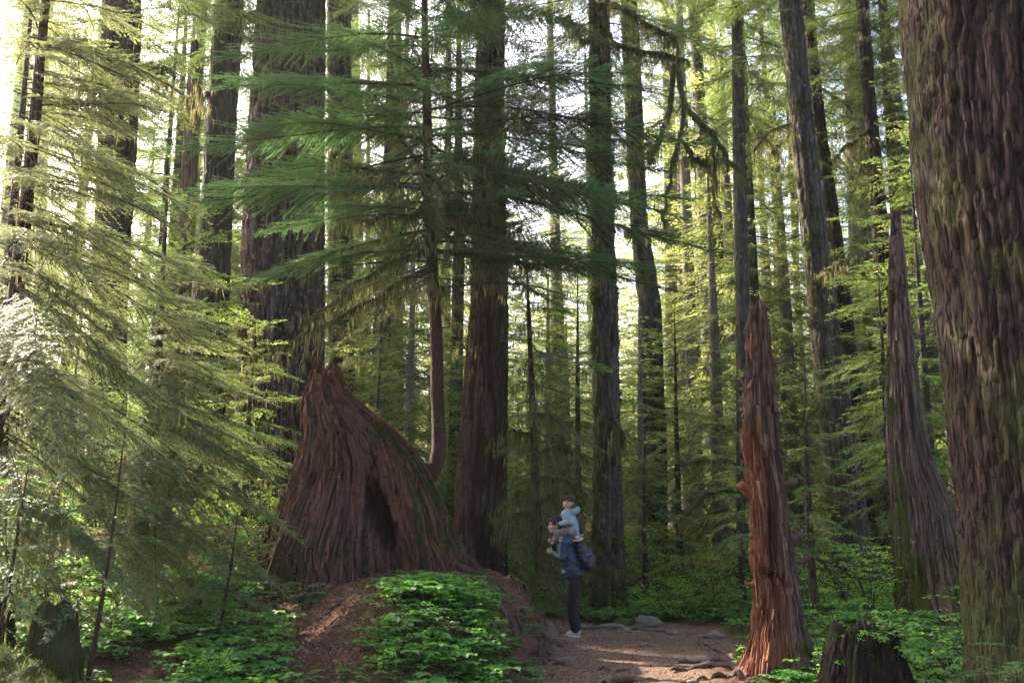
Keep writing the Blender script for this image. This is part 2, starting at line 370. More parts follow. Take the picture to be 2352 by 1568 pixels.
# ------------------------------------------------------------------ conifer sprays
def diamonds(O, D, L, W, tilt, rg):
    """leaf-like four-point blades: O origins, D unit directions, L lengths, W widths"""
    n = len(O); up = np.tile([0, 0, 1.0], (n, 1)) + rg.normal(0, tilt, (n, 3))
    S = np.cross(D, up); S /= np.linalg.norm(S, axis=1)[:, None] + 1e-9
    T = O + D * L[:, None]; Mi = O + D * (L * .42)[:, None] + np.array([0, 0, -.04]) * L[:, None] * 0
    V = np.stack([O, Mi + S * (W / 2)[:, None], T - np.array([0, 0, 1.0]) * (L * .10)[:, None], Mi - S * (W / 2)[:, None]], 1).reshape(-1, 3)
    return V, np.arange(4 * n).reshape(-1, 4)
def spray(L, seed, gap=.055, sub=.024, dl=.065, dw=.015, droop=.22, width=.42, dens=1.0, start=.10, lichen=0.0, wood=.006, curl=.25, lv=.45, hang=.75):
    rg = np.random.default_rng(seed)
    b = Bag()
    z0 = lambda s: -droop * (s / L) ** 2 * L + .02 * L * np.sin(s / L * 5 + seed)
    y0 = lambda s: .05 * L * np.sin(s / L * 3.1 + seed * 1.7)
    s_ = np.linspace(0, L, 9); b.tube(np.stack([s_, y0(s_), z0(s_)], 1), wood * L * (1.08 - s_ / L) + .0015, 3, mi=1, close=False)
    Os, Ds, Ls = [], [], []; WO, WD, WL = [], [], []
    pos = np.arange(start * L, L * .985, gap); pos = pos + rg.uniform(-.4, .4, len(pos)) * gap
    for s in pos:
        for side in (-1, 1):
            if rg.random() > dens and Os: continue
            f = s / L; env = min(1, max(.02, (f - start * .6) / .3)) ** .8 * max(0.04, 1 - f) ** .75 + .05
            l = width * L * env * rg.uniform(lv, 1.15)
            a = R(rg.uniform(48, 66)) * (1 - .35 * f)
            kk = np.arange(.03, max(l, .05), sub); q = kk / max(l, .05)
            aa = a * (1 - curl * q)
            px = s + np.cumsum(np.cos(aa)) * sub; py = y0(s) + side * np.cumsum(np.sin(aa)) * sub
            dz = -rg.uniform(.05, hang) * kk ** 1.4 + rg.normal(0, .03) * kk
            pz = z0(s) + dz + rg.normal(0, .004, len(kk))
            o = np.stack([px, py, pz], 1)
            for sg in (-1, 1):
                an = side * aa + sg * R(46) + rg.normal(0, .16, len(kk))
                d = np.stack([np.cos(an), np.sin(an), rg.normal(-.15, .18, len(kk))], 1)
                Os.append(o); Ds.append(d); Ls.append(dl * rg.uniform(.6, 1.25, len(kk)) * (1 - .5 * q))
            Os.append(o[-1:]); Ds.append(np.array([[math.cos(side * aa[-1]), math.sin(side * aa[-1]), -.2]])); Ls.append(np.array([dl]))
            WO.append([s, y0(s), z0(s)]); dd = o[-1] - WO[-1]; WL.append(np.linalg.norm(dd)); WD.append(dd / (WL[-1] + 1e-9))
    O = np.concatenate(Os); D = np.concatenate(Ds); D /= np.linalg.norm(D, axis=1)[:, None]; Ln = np.concatenate(Ls)
    V, Fq = diamonds(O, D, Ln, dw * (Ln / dl) ** .5, .22, rg)
    b.add(V, Fq, 0, np.repeat(np.clip(rg.normal(.45, .22, len(O)) + .25 * (O[:, 0] / L) - .1, 0, 1), 4))
    V, Fq = diamonds(np.array(WO), np.array(WD), np.array(WL), np.full(len(WO), .006 + .002 * L), .3, rg); b.add(V, Fq, 1)
    if lichen:
        k = rg.integers(0, len(O), int(lichen * L * 170)); h = .02 + .20 * rg.random(len(k)) ** 3
        V, Fq = strands(O[k], h, rg, .006); b.add(V, Fq, 2, np.repeat(rg.random(len(k)), 4))
    return b
def strands(O, h, rg, w=.007):
    n = len(O); D = np.stack([rg.normal(0, .12, n), rg.normal(0, .12, n), -np.ones(n)], 1)
    a = rg.uniform(0, np.pi, n); S = np.stack([np.cos(a), np.sin(a), 0 * a], 1) * (w * rg.uniform(.5, 1.5, n))[:, None]
    V = np.stack([O - S * .5, O + S * .5, O + D * (h * .5)[:, None] + S * .4, O + D * h[:, None]], 1).reshape(-1, 3)
    return V, np.arange(4 * n).reshape(-1, 4)
_lib = {}
def lib(kind, L):
    """spray templates by kind and rounded length"""
    q = min([.5, .9, 1.4, 2.0, 2.8, 3.8], key=lambda x: abs(math.log(x / L))); out = []
    for sd_ in (1, 2, 3):
        k = (kind, q, sd_)
        if k not in _lib:
            pr = dict(fine=dict(gap=.05, sub=.021, dl=.055, dw=.0125, dens=.95, lichen=.25),
                      near=dict(gap=.042, sub=.0175, dl=.042, dw=.0165, dens=.9, lichen=.15, droop=.30, width=.42),
                      hero=dict(hang=.4, gap=.040, sub=.019, dl=.048, dw=.019, dens=.95, lichen=.25, droop=.16, width=.38, lv=.15, curl=.1),
                      mid=dict(gap=.085, sub=.040, dl=.085, dw=.023, dens=.9, lichen=.5),
                      far=dict(gap=.15, sub=.085, dl=.16, dw=.05, dens=.9),
                      vfar=dict(gap=.30, sub=.20, dl=.36, dw=.13, dens=.9),
                      bare=dict(gap=.12, sub=.06, dl=.05, dw=.012, dens=.30, lichen=2.4, width=.30, droop=.3, wood=.008))[kind]
            b = spray(q, sd_ * 7 + int(q * 10), **pr)
            Vc = np.concatenate(b.V); Rc = np.concatenate(b.R)
            F4 = np.concatenate(b.F[4]); M4 = np.concatenate(b.M[4])
            _lib[k] = (Vc, F4, M4, Rc, q)
        out.append(_lib[k])
    return out
def add_branch(bag, kind, root, az, pitch, L, rg, roll=0.0, zs=1.0, rshift=0.0):
    Vc, F4, M4, Rc, q = lib(kind, L)[rg.integers(0, 3)]
    s = L / q; V = Vc * np.array([s, s * (1 if rg.random() < .5 else -1) * rg.uniform(.85, 1.1), s * zs])
    cr, sr = math.cos(roll), math.sin(roll); V = V @ np.array([[1, 0, 0], [0, cr, sr], [0, -sr, cr]])
    c_, s_ = math.cos(pitch), math.sin(pitch); V = V @ np.array([[c_, 0, s_], [0, 1, 0], [-s_, 0, c_]])
    c_, s_ = math.cos(az), math.sin(az); V = V @ np.array([[c_, s_, 0], [-s_, c_, 0], [0, 0, 1]])
    q = F4[M4 == 2]
    if len(q):
        h = np.linalg.norm(V[q[:, 3]] - V[q[:, 0]], axis=1)[:, None]; j = rg.normal(0, .08, (len(q), 3)); j[:, 2] = -1
        V[q[:, 3]] = V[q[:, 0]] + j * h; V[q[:, 2]] = V[q[:, 1]] + j * h * .5
    bag.F[4].append(F4 + bag.n); bag.M[4].append(M4); bag.V.append(V + np.asarray(tuple(root))); bag.R.append(np.clip(Rc + rshift, 0, 1)); bag.n += len(V)
def crown_bag(kind, z0, z1, rmax, n, seed, shape='cone', pitch0=-12, pitch1=35, lean=(0, 0), rmin=.35, keep=None, barelow=0.0, az=None):
    """branches up a stem from z0 to z1 (local); shape of the crown by height"""
    rg = np.random.default_rng(seed); b = Bag(); g_ = 2.39996
    for i in range(n):
        t_ = (i + rg.uniform(-.4, .4)) / n; t_ = min(max(t_, 0), 1); z = z0 + (z1 - z0) * t_
        if shape == 'cone': l = rmax * (1 - t_) ** .8
        elif shape == 'column': l = rmax * min(1, .5 + t_ * 2) * (1 - t_) ** .45
        else: l = rmax * (.75 + .25 * math.sin(t_ * 9))
        l = max(rmin, l * rg.uniform(.6, 1.15)); a = i * g_ + rg.uniform(-.5, .5)
        if az is not None: a = R(rg.uniform(*az))
        if keep and not keep(z, a): continue
        kd = 'bare' if t_ < barelow and rg.random() < .75 else kind
        add_branch(b, kd, (lean[0] * z, lean[1] * z, z), a, R(pitch0 + (pitch1 - pitch0) * t_ + rg.uniform(-8, 8)), l, rg, rg.normal(0, .15), 1.0, rg.normal(0, .12))
    return b
LM = lambda leaf='hemlock': [M[leaf], M['twig'], M['lichen']]

# ------------------------------------------------------------------ broad leaves
def leaf_quads(O, D, L, W, rg, tilt=.35, fold=.12):
    n = len(O); up = np.tile([0, 0, 1.0], (n, 1)) + rg.normal(0, tilt, (n, 3)); up /= np.linalg.norm(up, axis=1)[:, None]
    S = np.cross(D, up); S /= np.linalg.norm(S, axis=1)[:, None] + 1e-9; N = np.cross(S, D)
    L_, W_ = L[:, None], W[:, None]
    p = [O, O + D * L_ * .35 + S * W_ * .5 + N * W_ * fold, O + D * L_ * .72 + S * W_ * .36 + N * W_ * fold, O + D * L_ - N * L_ * .12,
         O + D * L_ * .72 - S * W_ * .36 + N * W_ * fold, O + D * L_ * .35 - S * W_ * .5 + N * W_ * fold]
    V = np.stack(p, 1).reshape(-1, 3); k = np.arange(n)[:, None] * 6
    return V, np.concatenate([k + np.array([[0, 1, 2, 3]]), k + np.array([[0, 3, 4, 5]])])
def shrub_bag(h, r, seed, leaf=.05, nst=9, per=22, layer=True, droop=.1):
    """stems that fan out, each with flat sprays of leaves"""
    rg = np.random.default_rng(seed); b = Bag()
    for i in range(nst):
        a = rg.uniform(0, 2 * np.pi); rr = r * math.sqrt(rg.random()); hh = h * rg.uniform(.45, 1.0) * (1 - .35 * rr / r)
        top = np.array([math.cos(a) * rr, math.sin(a) * rr, hh]); st = np.array([math.cos(a), math.sin(a), 0]) * rr * .25
        pts = curve_pts([st * .3, st + [0, 0, hh * .45], top], 6); b.tube(pts, np.linspace(.008, .003, 6) * (.6 + h * .4), 4, mi=1, close=False)
        nt_ = max(3, int(hh / .16))
        for j in range(nt_):
            f = .35 + .65 * (j + rg.random()) / nt_; p = pts[min(5, int(f * 5))]; a2 = rg.uniform(0, 2 * np.pi); l = r * rg.uniform(.3, .6) * (1.1 - f * .4)
            k = np.linspace(.15, 1, max(3, int(per * l / r)))
            o = p + np.stack([np.cos(a2) * k * l, np.sin(a2) * k * l, .1 * l * k - droop * l * k * k], 1); o = o + rg.normal(0, .012, o.shape)
            if layer: b.tube(o[::max(1, len(o) // 4)], np.full(len(o[::max(1, len(o) // 4)]), .002), 3, mi=1, close=False)
            for sg in (-1, 1):
                an = a2 + sg * R(55) + rg.normal(0, .3, len(k)); D = np.stack([np.cos(an), np.sin(an), rg.normal(-.12, .2, len(k))], 1)
                D /= np.linalg.norm(D, axis=1)[:, None]; L = leaf * rg.uniform(.6, 1.2, len(k))
                V, Fq = leaf_quads(o, D, L, L * .58, rg); b.add(V, Fq, 0, np.repeat(np.clip(rg.normal(.5, .25, len(k)), 0, 1), 6))
    return b
def rosette_bag(n, seed, leaf=.06, h=.14, r=.16):
    """low clover / vanilla-leaf like plants: three leaflets on a stalk"""
    rg = np.random.default_rng(seed); b = Bag()
    for i in range(n):
        a = rg.uniform(0, 2 * np.pi); q = r * math.sqrt(rg.random()); p = np.array([math.cos(a) * q, math.sin(a) * q, h * rg.uniform(.5, 1.1)])
        b.tube([p * [.4, .4, 0] - [0, 0, .03], p], [.0018, .0014], 3, mi=1, close=False)
        a0 = rg.uniform(0, 6.28); an = a0 + np.array([0, 2.1, 4.2]); D = np.stack([np.cos(an), np.sin(an), np.full(3, -.12)], 1); L = leaf * rg.uniform(.6, 1.2) * np.ones(3)
        V, Fq = leaf_quads(np.tile(p, (3, 1)), D, L, L * .92, rg, .2, .1); b.add(V, Fq, 0, np.full(18, rg.random()))
    return b
def fern_bag(L, n, seed, up=.9):
    rg = np.random.default_rng(seed); b = Bag()
    for i in range(n):
        a = i * 2.4 + rg.uniform(-.3, .3); l = L * rg.uniform(.7, 1.1); e = up * rg.uniform(.7, 1.2)
        s = np.linspace(0, 1, 34); x = l * s * math.cos(e) * 1.1; z = l * (math.sin(e) * s - .45 * s ** 2.4)
        pt = np.stack([np.cos(a) * x, np.sin(a) * x, z], 1); b.tube(pt[::4], np.linspace(.004, .001, len(pt[::4])), 3, mi=1, close=False)
        T = np.gradient(pt, axis=0); T /= np.linalg.norm(T, axis=1)[:, None]; side = np.array([-math.sin(a), math.cos(a), 0])
        for sg in (-1, 1):
            o = pt[3:]; D = side * sg + T[3:] * .35 - np.array([0, 0, .12]); D /= np.linalg.norm(D, axis=1)[:, None]
            Ln = l * .17 * np.sin(np.linspace(.5, 3.05, len(o))) ** .8
            V, Fq = diamonds(o, D, Ln, Ln * 0 + l * .024, .15, rg); b.add(V, Fq, 0, .5 + .3 * rg.random())
    return b
def place_bags(target, bag, spots, rg, mi_shift=0):
    """copy a plant's arrays to many spots inside one mass of undergrowth"""
    V0 = np.concatenate(bag.V); R0 = np.concatenate(bag.R)
    for (x, y, z, s) in spots:
        a = rg.uniform(0, 6.28); c_, s_ = math.cos(a), math.sin(a)
        V = V0 @ np.array([[c_, s_, 0], [-s_, c_, 0], [0, 0, 1]]) * s + [x, y, z]
        for q in (3, 4):
            for f, m_ in zip(bag.F[q], bag.M[q]): target.F[q].append(f + target.n); target.M[q].append(m_ + mi_shift)
        target.V.append(V); target.R.append(np.clip(R0 + rg.normal(0, .12), 0, 1)); target.n += len(V)
def flat(bag):
    """merge a bag's lists so that copying it is cheap"""
    for q in (3, 4):
        if bag.F[q]: bag.F[q] = [np.concatenate(bag.F[q])]; bag.M[q] = [np.concatenate(bag.M[q])]
    bag.V = [np.concatenate(bag.V)]; bag.R = [np.concatenate(bag.R)]; return bag
# ------------------------------------------------------------------ dead wood: stump and snags
def wood_mat(name, heart_sun, weath, groove, mosscol=(.075, .095, .018)):
    t = NT(name); v = t.coord((1, 1, .10)); f1 = t.noise(v, 60, 5, .7, .4); f2 = t.noise(t.coord((1, 1, .3)), 9, 5, .65, .3)
    hm = t.math('ADD', t.attr('heart_sun'), t.math('MULTIPLY', t.math('SUBTRACT', f2, .5), 1.6))  # heart wood tone; on the red snag also its painted sunlit side
    c = t.mix(t.rng(hm, .35, .65), weath, heart_sun)
    c = t.mix(t.rng(f1, .38, .66, .75, 0), c, groove)
    c = t.mix(t.math('MULTIPLY', t.attr('furrow'), .8), c, groove)
    v3 = t.n('ShaderNodeTexVoronoi', Vector=t.coord((1, 1, .35)), Scale=14.0); c = t.mix(t.rng(v3.outputs['Color'], .0, 1.0, .0, .16), c, tuple(x * 1.5 for x in heart_sun))
    m = t.math('ADD', t.noise(t.coord((1, 1, .6)), 3.4, 6, .72), t.math('MULTIPLY', t.attr('mossy'), .42))
    m = t.rng(m, .66, .76); n5 = t.noise(t.coord(), 50, 3)
    c = t.mix(m, c, t.mix(n5, tuple(x * .5 for x in mosscol), tuple(x * 1.5 for x in mosscol)))
    h = t.math('ADD', f1, t.math('MULTIPLY', f2, .6))
    return t.done(t.bsdf(c, .9, h, .9, .025, spec=.15))
M['wood_stump'] = wood_mat('rotten_red_wood', (.215, .088, .050), (.110, .068, .048), (.009, .006, .005), (.045, .055, .014))  # near black grooves: crevice shade put into the colour
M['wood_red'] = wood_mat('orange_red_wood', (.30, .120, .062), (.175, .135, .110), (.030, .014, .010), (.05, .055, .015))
M['wood_grey'] = wood_mat('weathered_wood', (.16, .095, .065), (.185, .135, .105), (.035, .024, .02))
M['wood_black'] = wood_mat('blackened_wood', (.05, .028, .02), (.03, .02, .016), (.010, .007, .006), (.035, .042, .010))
def dead_wood(rows, Y, bdep, seed, nu, dz, base, fib=.02, plank=.025, flute=.14, heart_sun=None, mossf=None, hook=None, hollow=.25, nf=1.0, splint=None, lump=.03, jag=1.0, spires=(0, .1, .1)):
    hs = []
    rr = []
    for v, a, b in rows:
        p, q = P(a, v, Y), P(b, v, Y); rr.append((p.z, p.x, q.x))
    rr.sort(); rr = np.array(rr)
    zs = np.concatenate([np.arange(base, rr[-1, 0], dz), [rr[-1, 0]]])
    xl, xr = np.interp(zs, rr[:, 0], rr[:, 1]), np.interp(zs, rr[:, 0], rr[:, 2])
    bd = np.interp(zs, [q[0] for q in bdep], [q[1] for q in bdep])
    th = np.linspace(0, 2 * np.pi, nu, endpoint=False)
    T, Z = np.meshgrid(th, zs); c, s = np.cos(T), np.sin(T)
    a = ((xr - xl) / 2)[:, None]; xc = ((xr + xl) / 2)[:, None]; B = bd[:, None]
    a = a * (1 + lump * (noise(c * 1.2, s * 1.2, Z * 3.3, seed + 12) + .6 * noise(c * 2, s * 2, Z * 8, seed + 13)))
    low = sstep(rr[-1, 0], rr[0, 0], Z)
    k = nf
    fl = flute * low * (fbm(c * 2.3 * k + seed, s * 2.3 * k, Z * .22, 2, seed) * 1.6 - .1) + flute * .35 * fbm(c * 5 * k, s * 5 * k, Z * .3, 2, seed + 1)
    wob = .06 * noise(c * 3, s * 3, Z * 1.5, seed + 8)
    q1 = noise((c + wob) * 9 * k, (s + wob) * 9 * k, Z * .7, seed + 2); q2 = noise((c + wob) * 22 * k, (s + wob) * 22 * k, Z * 1.6, seed + 3)
    pl = np.floor((noise((c + wob) * 11 * k, (s + wob) * 11 * k, Z * 2.2 + 5 * noise(c * 9 * k, s * 9 * k, 0, seed + 6), seed + 4) + 1) * 2.5) / 2.5 - 1
    fur = np.clip(np.exp(-(q1 / .13) ** 2) + .7 * np.exp(-(q2 / .16) ** 2), 0, 1)
    hf = fbm(c * 50 * k, s * 50 * k, Z * 6, 2, seed + 5)
    d = plank * pl - fib * 1.4 * fur + fib * hf
    edge = np.clip(a / .12, .15, 1)
    X = xc + c * (a * (1 + fl * .45)) + c * d * edge; Yy = Y - s * (B * (1 + fl)) - s * d * edge
    cut = jag * (.07 * noise(c * 5 * k, s * 5 * k, 0, seed + 7) + .05 * noise(c * 14 * k, s * 14 * k, 0, seed + 9)) * sstep(rr[-1, 0] - .5, rr[-1, 0], Z)
    Zz = Z + cut
    if hook is not None: X, Yy, Zz, fur = hook(X, Yy, Zz, T, fur)
    V = np.stack([X, Yy, Zz], -1)
    cap = V[-1].copy(); ctr = cap.mean(0); r1 = ctr + (cap - ctr) * .75; r1[:, 2] -= .03; r2 = ctr + (cap - ctr) * .35; r2[:, 2] -= hollow * .5; r3 = ctr + (cap - ctr) * .02; r3[:, 2] -= hollow * .6
    V = np.concatenate([V, r1[None], r2[None], r3[None]])
    fur = np.concatenate([fur, np.full((3, nu), .7)])
    he = np.clip(heart_sun(X, Zz, T) if heart_sun else 0 * X + .5, -1, 2); mo = mossf(X, Zz, T) if mossf else 0 * X
    he = np.concatenate([he, np.repeat(he[-1:], 3, 0)]); mo = np.concatenate([mo, np.repeat(mo[-1:], 3, 0)])
    Vf = V.reshape(-1, 3); Fl = [grid_faces(nu, V.shape[0])]; A = [fur.ravel(), he.ravel(), mo.ravel()]
    if splint:   # torn plates and splinters of wood standing off the surface
        rg = np.random.default_rng(seed); n_, (l0, l1), (w0, w1), th_ = splint; nz = len(zs); step = 1
        P_, B_ = [], []
        n_ += spires[0]
        for q in range(n_):
            i = rg.integers(2, nz - 8); sp_ = q < spires[0]
            if sp_: i = int(nz * rg.uniform(1 - spires[1], .99)) - 2
            j = rg.integers(0, nu); m_ = max(3, int(rg.uniform(l0, l1) / dz)); i2 = min(nz - 2, i + m_)
            idx = np.linspace(i, i2, 5).astype(int); cl = V[idx, j].copy()
            if sp_:
                d_ = V[i, j] - V[max(0, i - 12), j]; d_ /= np.linalg.norm(d_) + 1e-9; cl = V[i, j] - d_ * .08 + d_ * np.linspace(0, 1, 5)[:, None] * (.08 + spires[2] * rg.random() ** 1.5)
            t_ = V[idx, (j + 2) % nu] - V[idx, (j - 2) % nu]; t_ /= np.linalg.norm(t_, axis=1)[:, None] + 1e-9
            ax_ = np.gradient(cl, axis=0); ax_ /= np.linalg.norm(ax_, axis=1)[:, None] + 1e-9; nr = np.cross(t_, ax_)
            if np.dot(nr[2], V[idx[2], j] - V[idx[2]].mean(0)) < 0: nr = -nr
            w = rg.uniform(w0, w1) * np.array([.55, 1, 1, .8, .15 + .5 * rg.random()]) * .5; o_ = th_ * rg.uniform(.3, 1.0); cl = cl + t_ * rg.normal(0, .004, (5, 1))
            sec = [cl - t_ * w[:, None] - nr * .03, cl - t_ * w[:, None] * .9 + nr * o_, cl + t_ * w[:, None] * .85 + nr * o_ * rg.uniform(.5, 1.1), cl + t_ * w[:, None] - nr * .03]
            sec = np.stack(sec, 1); k0 = len(Vf) + 20 * len(P_); P_.append(sec.reshape(-1, 3)); g4 = grid_faces(4, 5) + k0; B_.append(g4)
            B_.append(np.array([[k0, k0 + 1, k0 + 2, k0 + 3], [k0 + 19, k0 + 18, k0 + 17, k0 + 16]]))
            hv = he[min(i, len(he) - 1), j] + rg.normal(0, .3); A[0] = A[0]; P_[-1] = P_[-1]
            B_[-1] = B_[-1]; hs.append(hv) if q else hs.__init__([hv])
        Vf = np.concatenate([Vf] + P_); Fl[0] = np.concatenate([Fl[0]] + B_)
        A = [np.concatenate([A[0], np.tile([.5, 0, 0, .5], 5 * n_)]), np.concatenate([A[1], np.repeat(hs, 20)]), np.concatenate([A[2], np.full(20 * n_, .1)])]
    return Vf, Fl, {'furrow': A[0], 'heart_sun': A[1], 'mossy': A[2]}

# the great stump
YS = 14.1
def stump_hook(X, Y_, Z, T, fur):
    a, b = P(852, 1090, YS), P(905, 1245, YS)
    xc = a.x + (b.x - a.x) * np.clip((a.z - Z) / (a.z - b.z), 0, 1)
    win = sstep(b.z - .25, b.z + .25, Z) * sstep(a.z + .1, a.z - .5, Z); front = np.clip(np.sin(T), 0, 1) ** .5
    g_ = np.exp(-((X - xc) / (.05 + .085 * win)) ** 4) * win * front * (.5 + .5 * sstep(a.z, b.z, Z))
    Y_ = Y_ + 1.15 * g_
    # the left foot comes forward, the main column stands proud
    xm = P(770, 1200, YS).x; lowz = sstep(2.6, 1.1, Z)
    Y_ = Y_ - .55 * lowz * np.exp(-((X - xm) / .50) ** 2) * front - .3 * lowz * np.exp(-((X - P(680, 1200, YS).x) / .22) ** 2) * front
    return X, Y_, Z, np.clip(fur + g_ * 1.3, 0, 1)  # shade of the hollow is painted too, through the furrow mask
xr_ = P(930, 1050, YS).x
V, Fq, at = dead_wood([(862, 722, 776), (885, 712, 790), (912, 702, 806), (935, 700, 838), (960, 697, 872), (1000, 694, 920), (1050, 684, 962), (1090, 670, 985), (1150, 645, 1015), (1210, 618, 1042),
                       (1260, 590, 1068), (1310, 570, 1095), (1400, 545, 1125)], YS, [(.5, 1.25), (1.2, 1.0), (2.2, .62), (3.0, .42), (3.7, .25)], 3, 860, .0135, .55, fib=.036, plank=.055, flute=.30,
                      heart_sun=lambda X, Z, T: .45 + .5 * sstep(3.2, 3.7, Z) + .35 * np.exp(-((X - P(900, 1200, YS).x - .25) / .3) ** 2) * sstep(2.6, 1.2, Z) - .3 * sstep(1.9, 1.3, Z),
                      mossf=lambda X, Z, T: 1.25 * sstep(-.1, .9, np.cos(T)) * sstep(-.6, .2, np.sin(T) * -1 + .55) * sstep(3.3, 2.9, Z) * sstep(1.1, 1.6, Z) + .45 * sstep(2.4, 1.4, Z) * sstep(.1, -.9, np.cos(T)) + .25 * sstep(2., 1., Z),
                      hook=stump_hook, hollow=.4, nf=1.1, splint=(800, (.25, .9), (.018, .055), .045), spires=(70, .35, .22), jag=2.6)
o = empty('tree_stump', gpt(-2.4, YS), 'huge rotten red tree stump with a long mossy ridge sloping to the right', 'stump')
body = obj('stump_body', make_mesh('stump_body', V - np.array(tuple(o.location)), Fq, M['wood_stump'], False, attrs=at), o); STUMP = o
def moss_tufts(parent, V, at, n, thr, name='moss_patch', seed=1, lo=.02, hi_=.06):
    rg = np.random.default_rng(seed); s_ = at['mossy'] * .42 + noise(V[:, 0] * 3.2, V[:, 1] * 3.2, V[:, 2] * 2.2, 91) * .35 + noise(V[:, 0] * 9, V[:, 1] * 9, V[:, 2] * 7, 92) * .22
    k = rg.choice(np.where(s_ > thr)[0], n); O = V[k] - np.array(tuple(parent.location)) + rg.normal(0, .012, (n, 3)); ctr = V.mean(0); out = V[k] - ctr; out[:, 2] = 0; out /= np.linalg.norm(out, axis=1)[:, None] + 1e-9
    D = out * .8 + rg.normal(0, .55, (n, 3)); D[:, 2] -= .15; D /= np.linalg.norm(D, axis=1)[:, None]; b = Bag(); V2, F2 = diamonds(O, D, rg.uniform(lo, hi_, n), np.full(n, .017), .5, rg); b.add(V2, F2, 0, np.repeat(rg.random(n), 4))
    return obj(name, b.mesh(name, [M['moss']]), parent)
body.data.update(); moss_tufts(o, V, at, 26000, .30)
rg = np.random.default_rng(66); k = rg.choice(np.where((V[:, 2] < 1.9) & (V[:, 1] < YS + .3))[0], 2600); b = Bag(); V2, F2 = strands(V[k] - np.array(tuple(o.location)) + rg.normal(0, .02, (2600, 3)), rg.uniform(.03, .22, 2600), rg, .009); b.add(V2, F2, 0, np.repeat(rg.random(2600), 4)); obj('hanging_debris', b.mesh('hanging_debris', [M['twig']]), o)
rg = np.random.default_rng(8)
for (pts, r) in (([(690, 1250, -.5), (640, 1275, -.8), (575, 1300, -1.0), (520, 1335, -1.1)], .10), ([(1050, 1290, -.3), (1100, 1320, -.5), (1150, 1345, -.7), (1190, 1385, -.75)], .07),
                 ([(800, 1330, -1.0), (760, 1370, -1.5), (700, 1400, -1.9)], .07), ([(860, 1320, -.9), (930, 1330, -1.2), (1010, 1330, -1.3), (1080, 1345, -1.5)], .05)):
    c = []
    for u, v, dy in pts:
        p = P(u, v, YS + dy); c.append((p.x, p.y, float(H(p.x, p.y)) + r * .35))
    V, Fq = tube_arrays(curve_pts(c, 30), np.linspace(r, r * .3, 30), 14, .05, 4, 8)
    obj('root', make_mesh('root', V - np.array(tuple(o.location)), Fq, M['wood_stump'], True, attrs={'furrow': np.zeros(len(V)), 'heart_sun': np.full(len(V), .2), 'mossy': np.full(len(V), .5)}), o)

def snag_stub(parent, u, v, Y, dirx, L, r, mat, seed, diry=-.4, dz=.15):
    p = P(u, v, Y); d = np.array([dirx, diry, dz]); d /= np.linalg.norm(d); p = np.array(tuple(p)) - d * L * .5
    pts = [p + d * L * k for k in (0, .45, .75, 1.0, 1.25, 1.5)]; rg = np.random.default_rng(seed); L *= rg.uniform(.8, 1.25); pts = [p + d * L * k + np.array([0, 0, .25 * L * k * k * rg.uniform(-.6, 1)]) for k in (0, .35, .6, .85, 1.1, 1.3)]; V, Fq = tube_arrays(pts, np.array([2.8, 2.1, 1.5, 1.25, 1.2, .75]) * r, 14, .9 * r, seed, 26)
    obj('branch_stub', make_mesh('branch_stub', V - np.array(tuple(parent.location)), Fq, mat, True, attrs={'furrow': np.zeros(len(V)), 'heart_sun': np.full(len(V), .6 if dirx < 0 else .1), 'mossy': np.zeros(len(V))}), parent)  # stubs pointing left get the warm sunlit tone in their colour
# red snag beside the path
YC = 10.9
def c_hook(X, Y_, Z, T, fur):
    front = np.clip(np.sin(T), 0, 1)
    for (u0, v0, u1, v1, w_, dp) in ((1762, 1180, 1770, 1300, .055, .10), (1752, 1310, 1790, 1345, .07, .12), (1752, 1370, 1752, 1420, .04, .05), (1770, 900, 1785, 1090, .02, .05)):
        a, b = P(u0, v0, YC), P(u1, v1, YC); xc = a.x + (b.x - a.x) * np.clip((a.z - Z) / (a.z - b.z), 0, 1); win = sstep(b.z - .08, b.z + .04, Z) * sstep(a.z + .08, a.z - .05, Z)
        g_ = np.exp(-((X - xc) / w_) ** 2) * win * front; Y_ = Y_ + dp * g_; fur = np.clip(fur + g_ * .9, 0, 1)  # hollows are pushed in and their shade painted as well
    a = P(1770, 1180, YC).z
    Y_ = Y_ + .03 * sstep(P(1770, 1530, YC).z, a, Z) * (X < P(1775, 1200, YC).x) * sstep(P(1770, 1100, YC).z, a, Z) * front
    return X, Y_, Z, fur
def c_heart_sun(X, Z, T):
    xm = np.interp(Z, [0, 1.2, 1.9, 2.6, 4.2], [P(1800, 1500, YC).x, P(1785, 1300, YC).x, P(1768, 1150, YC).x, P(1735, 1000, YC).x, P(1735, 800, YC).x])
    return .05 + .85 * sstep(.05, -.05, X - xm) * (.25 + .75 * sstep(2.9, 2.3, Z))  # orange wood, with the sunlit left side painted into it
o = empty('dead_snag', gpt(P(1775, 1500, YC).x, YC), 'orange red broken snag with branch stubs standing beside the path', 'dead tree')
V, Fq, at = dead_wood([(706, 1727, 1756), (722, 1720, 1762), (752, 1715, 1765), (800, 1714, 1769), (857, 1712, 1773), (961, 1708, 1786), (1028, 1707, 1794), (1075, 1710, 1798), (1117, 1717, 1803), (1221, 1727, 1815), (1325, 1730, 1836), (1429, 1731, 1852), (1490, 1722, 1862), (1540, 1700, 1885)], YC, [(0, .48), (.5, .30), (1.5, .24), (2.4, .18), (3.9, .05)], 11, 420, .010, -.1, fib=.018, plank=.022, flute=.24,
                      heart_sun=c_heart_sun, mossf=lambda X, Z, T: .45 * sstep(.9, .2, Z) * sstep(0, .8, np.cos(T)) + .1 - .3 * (X < P(1770, 1500, YC).x), hook=c_hook, hollow=.15, nf=.8, splint=(150, (.10, .5), (.015, .045), .022), lump=.11, spires=(26, .10, .08))
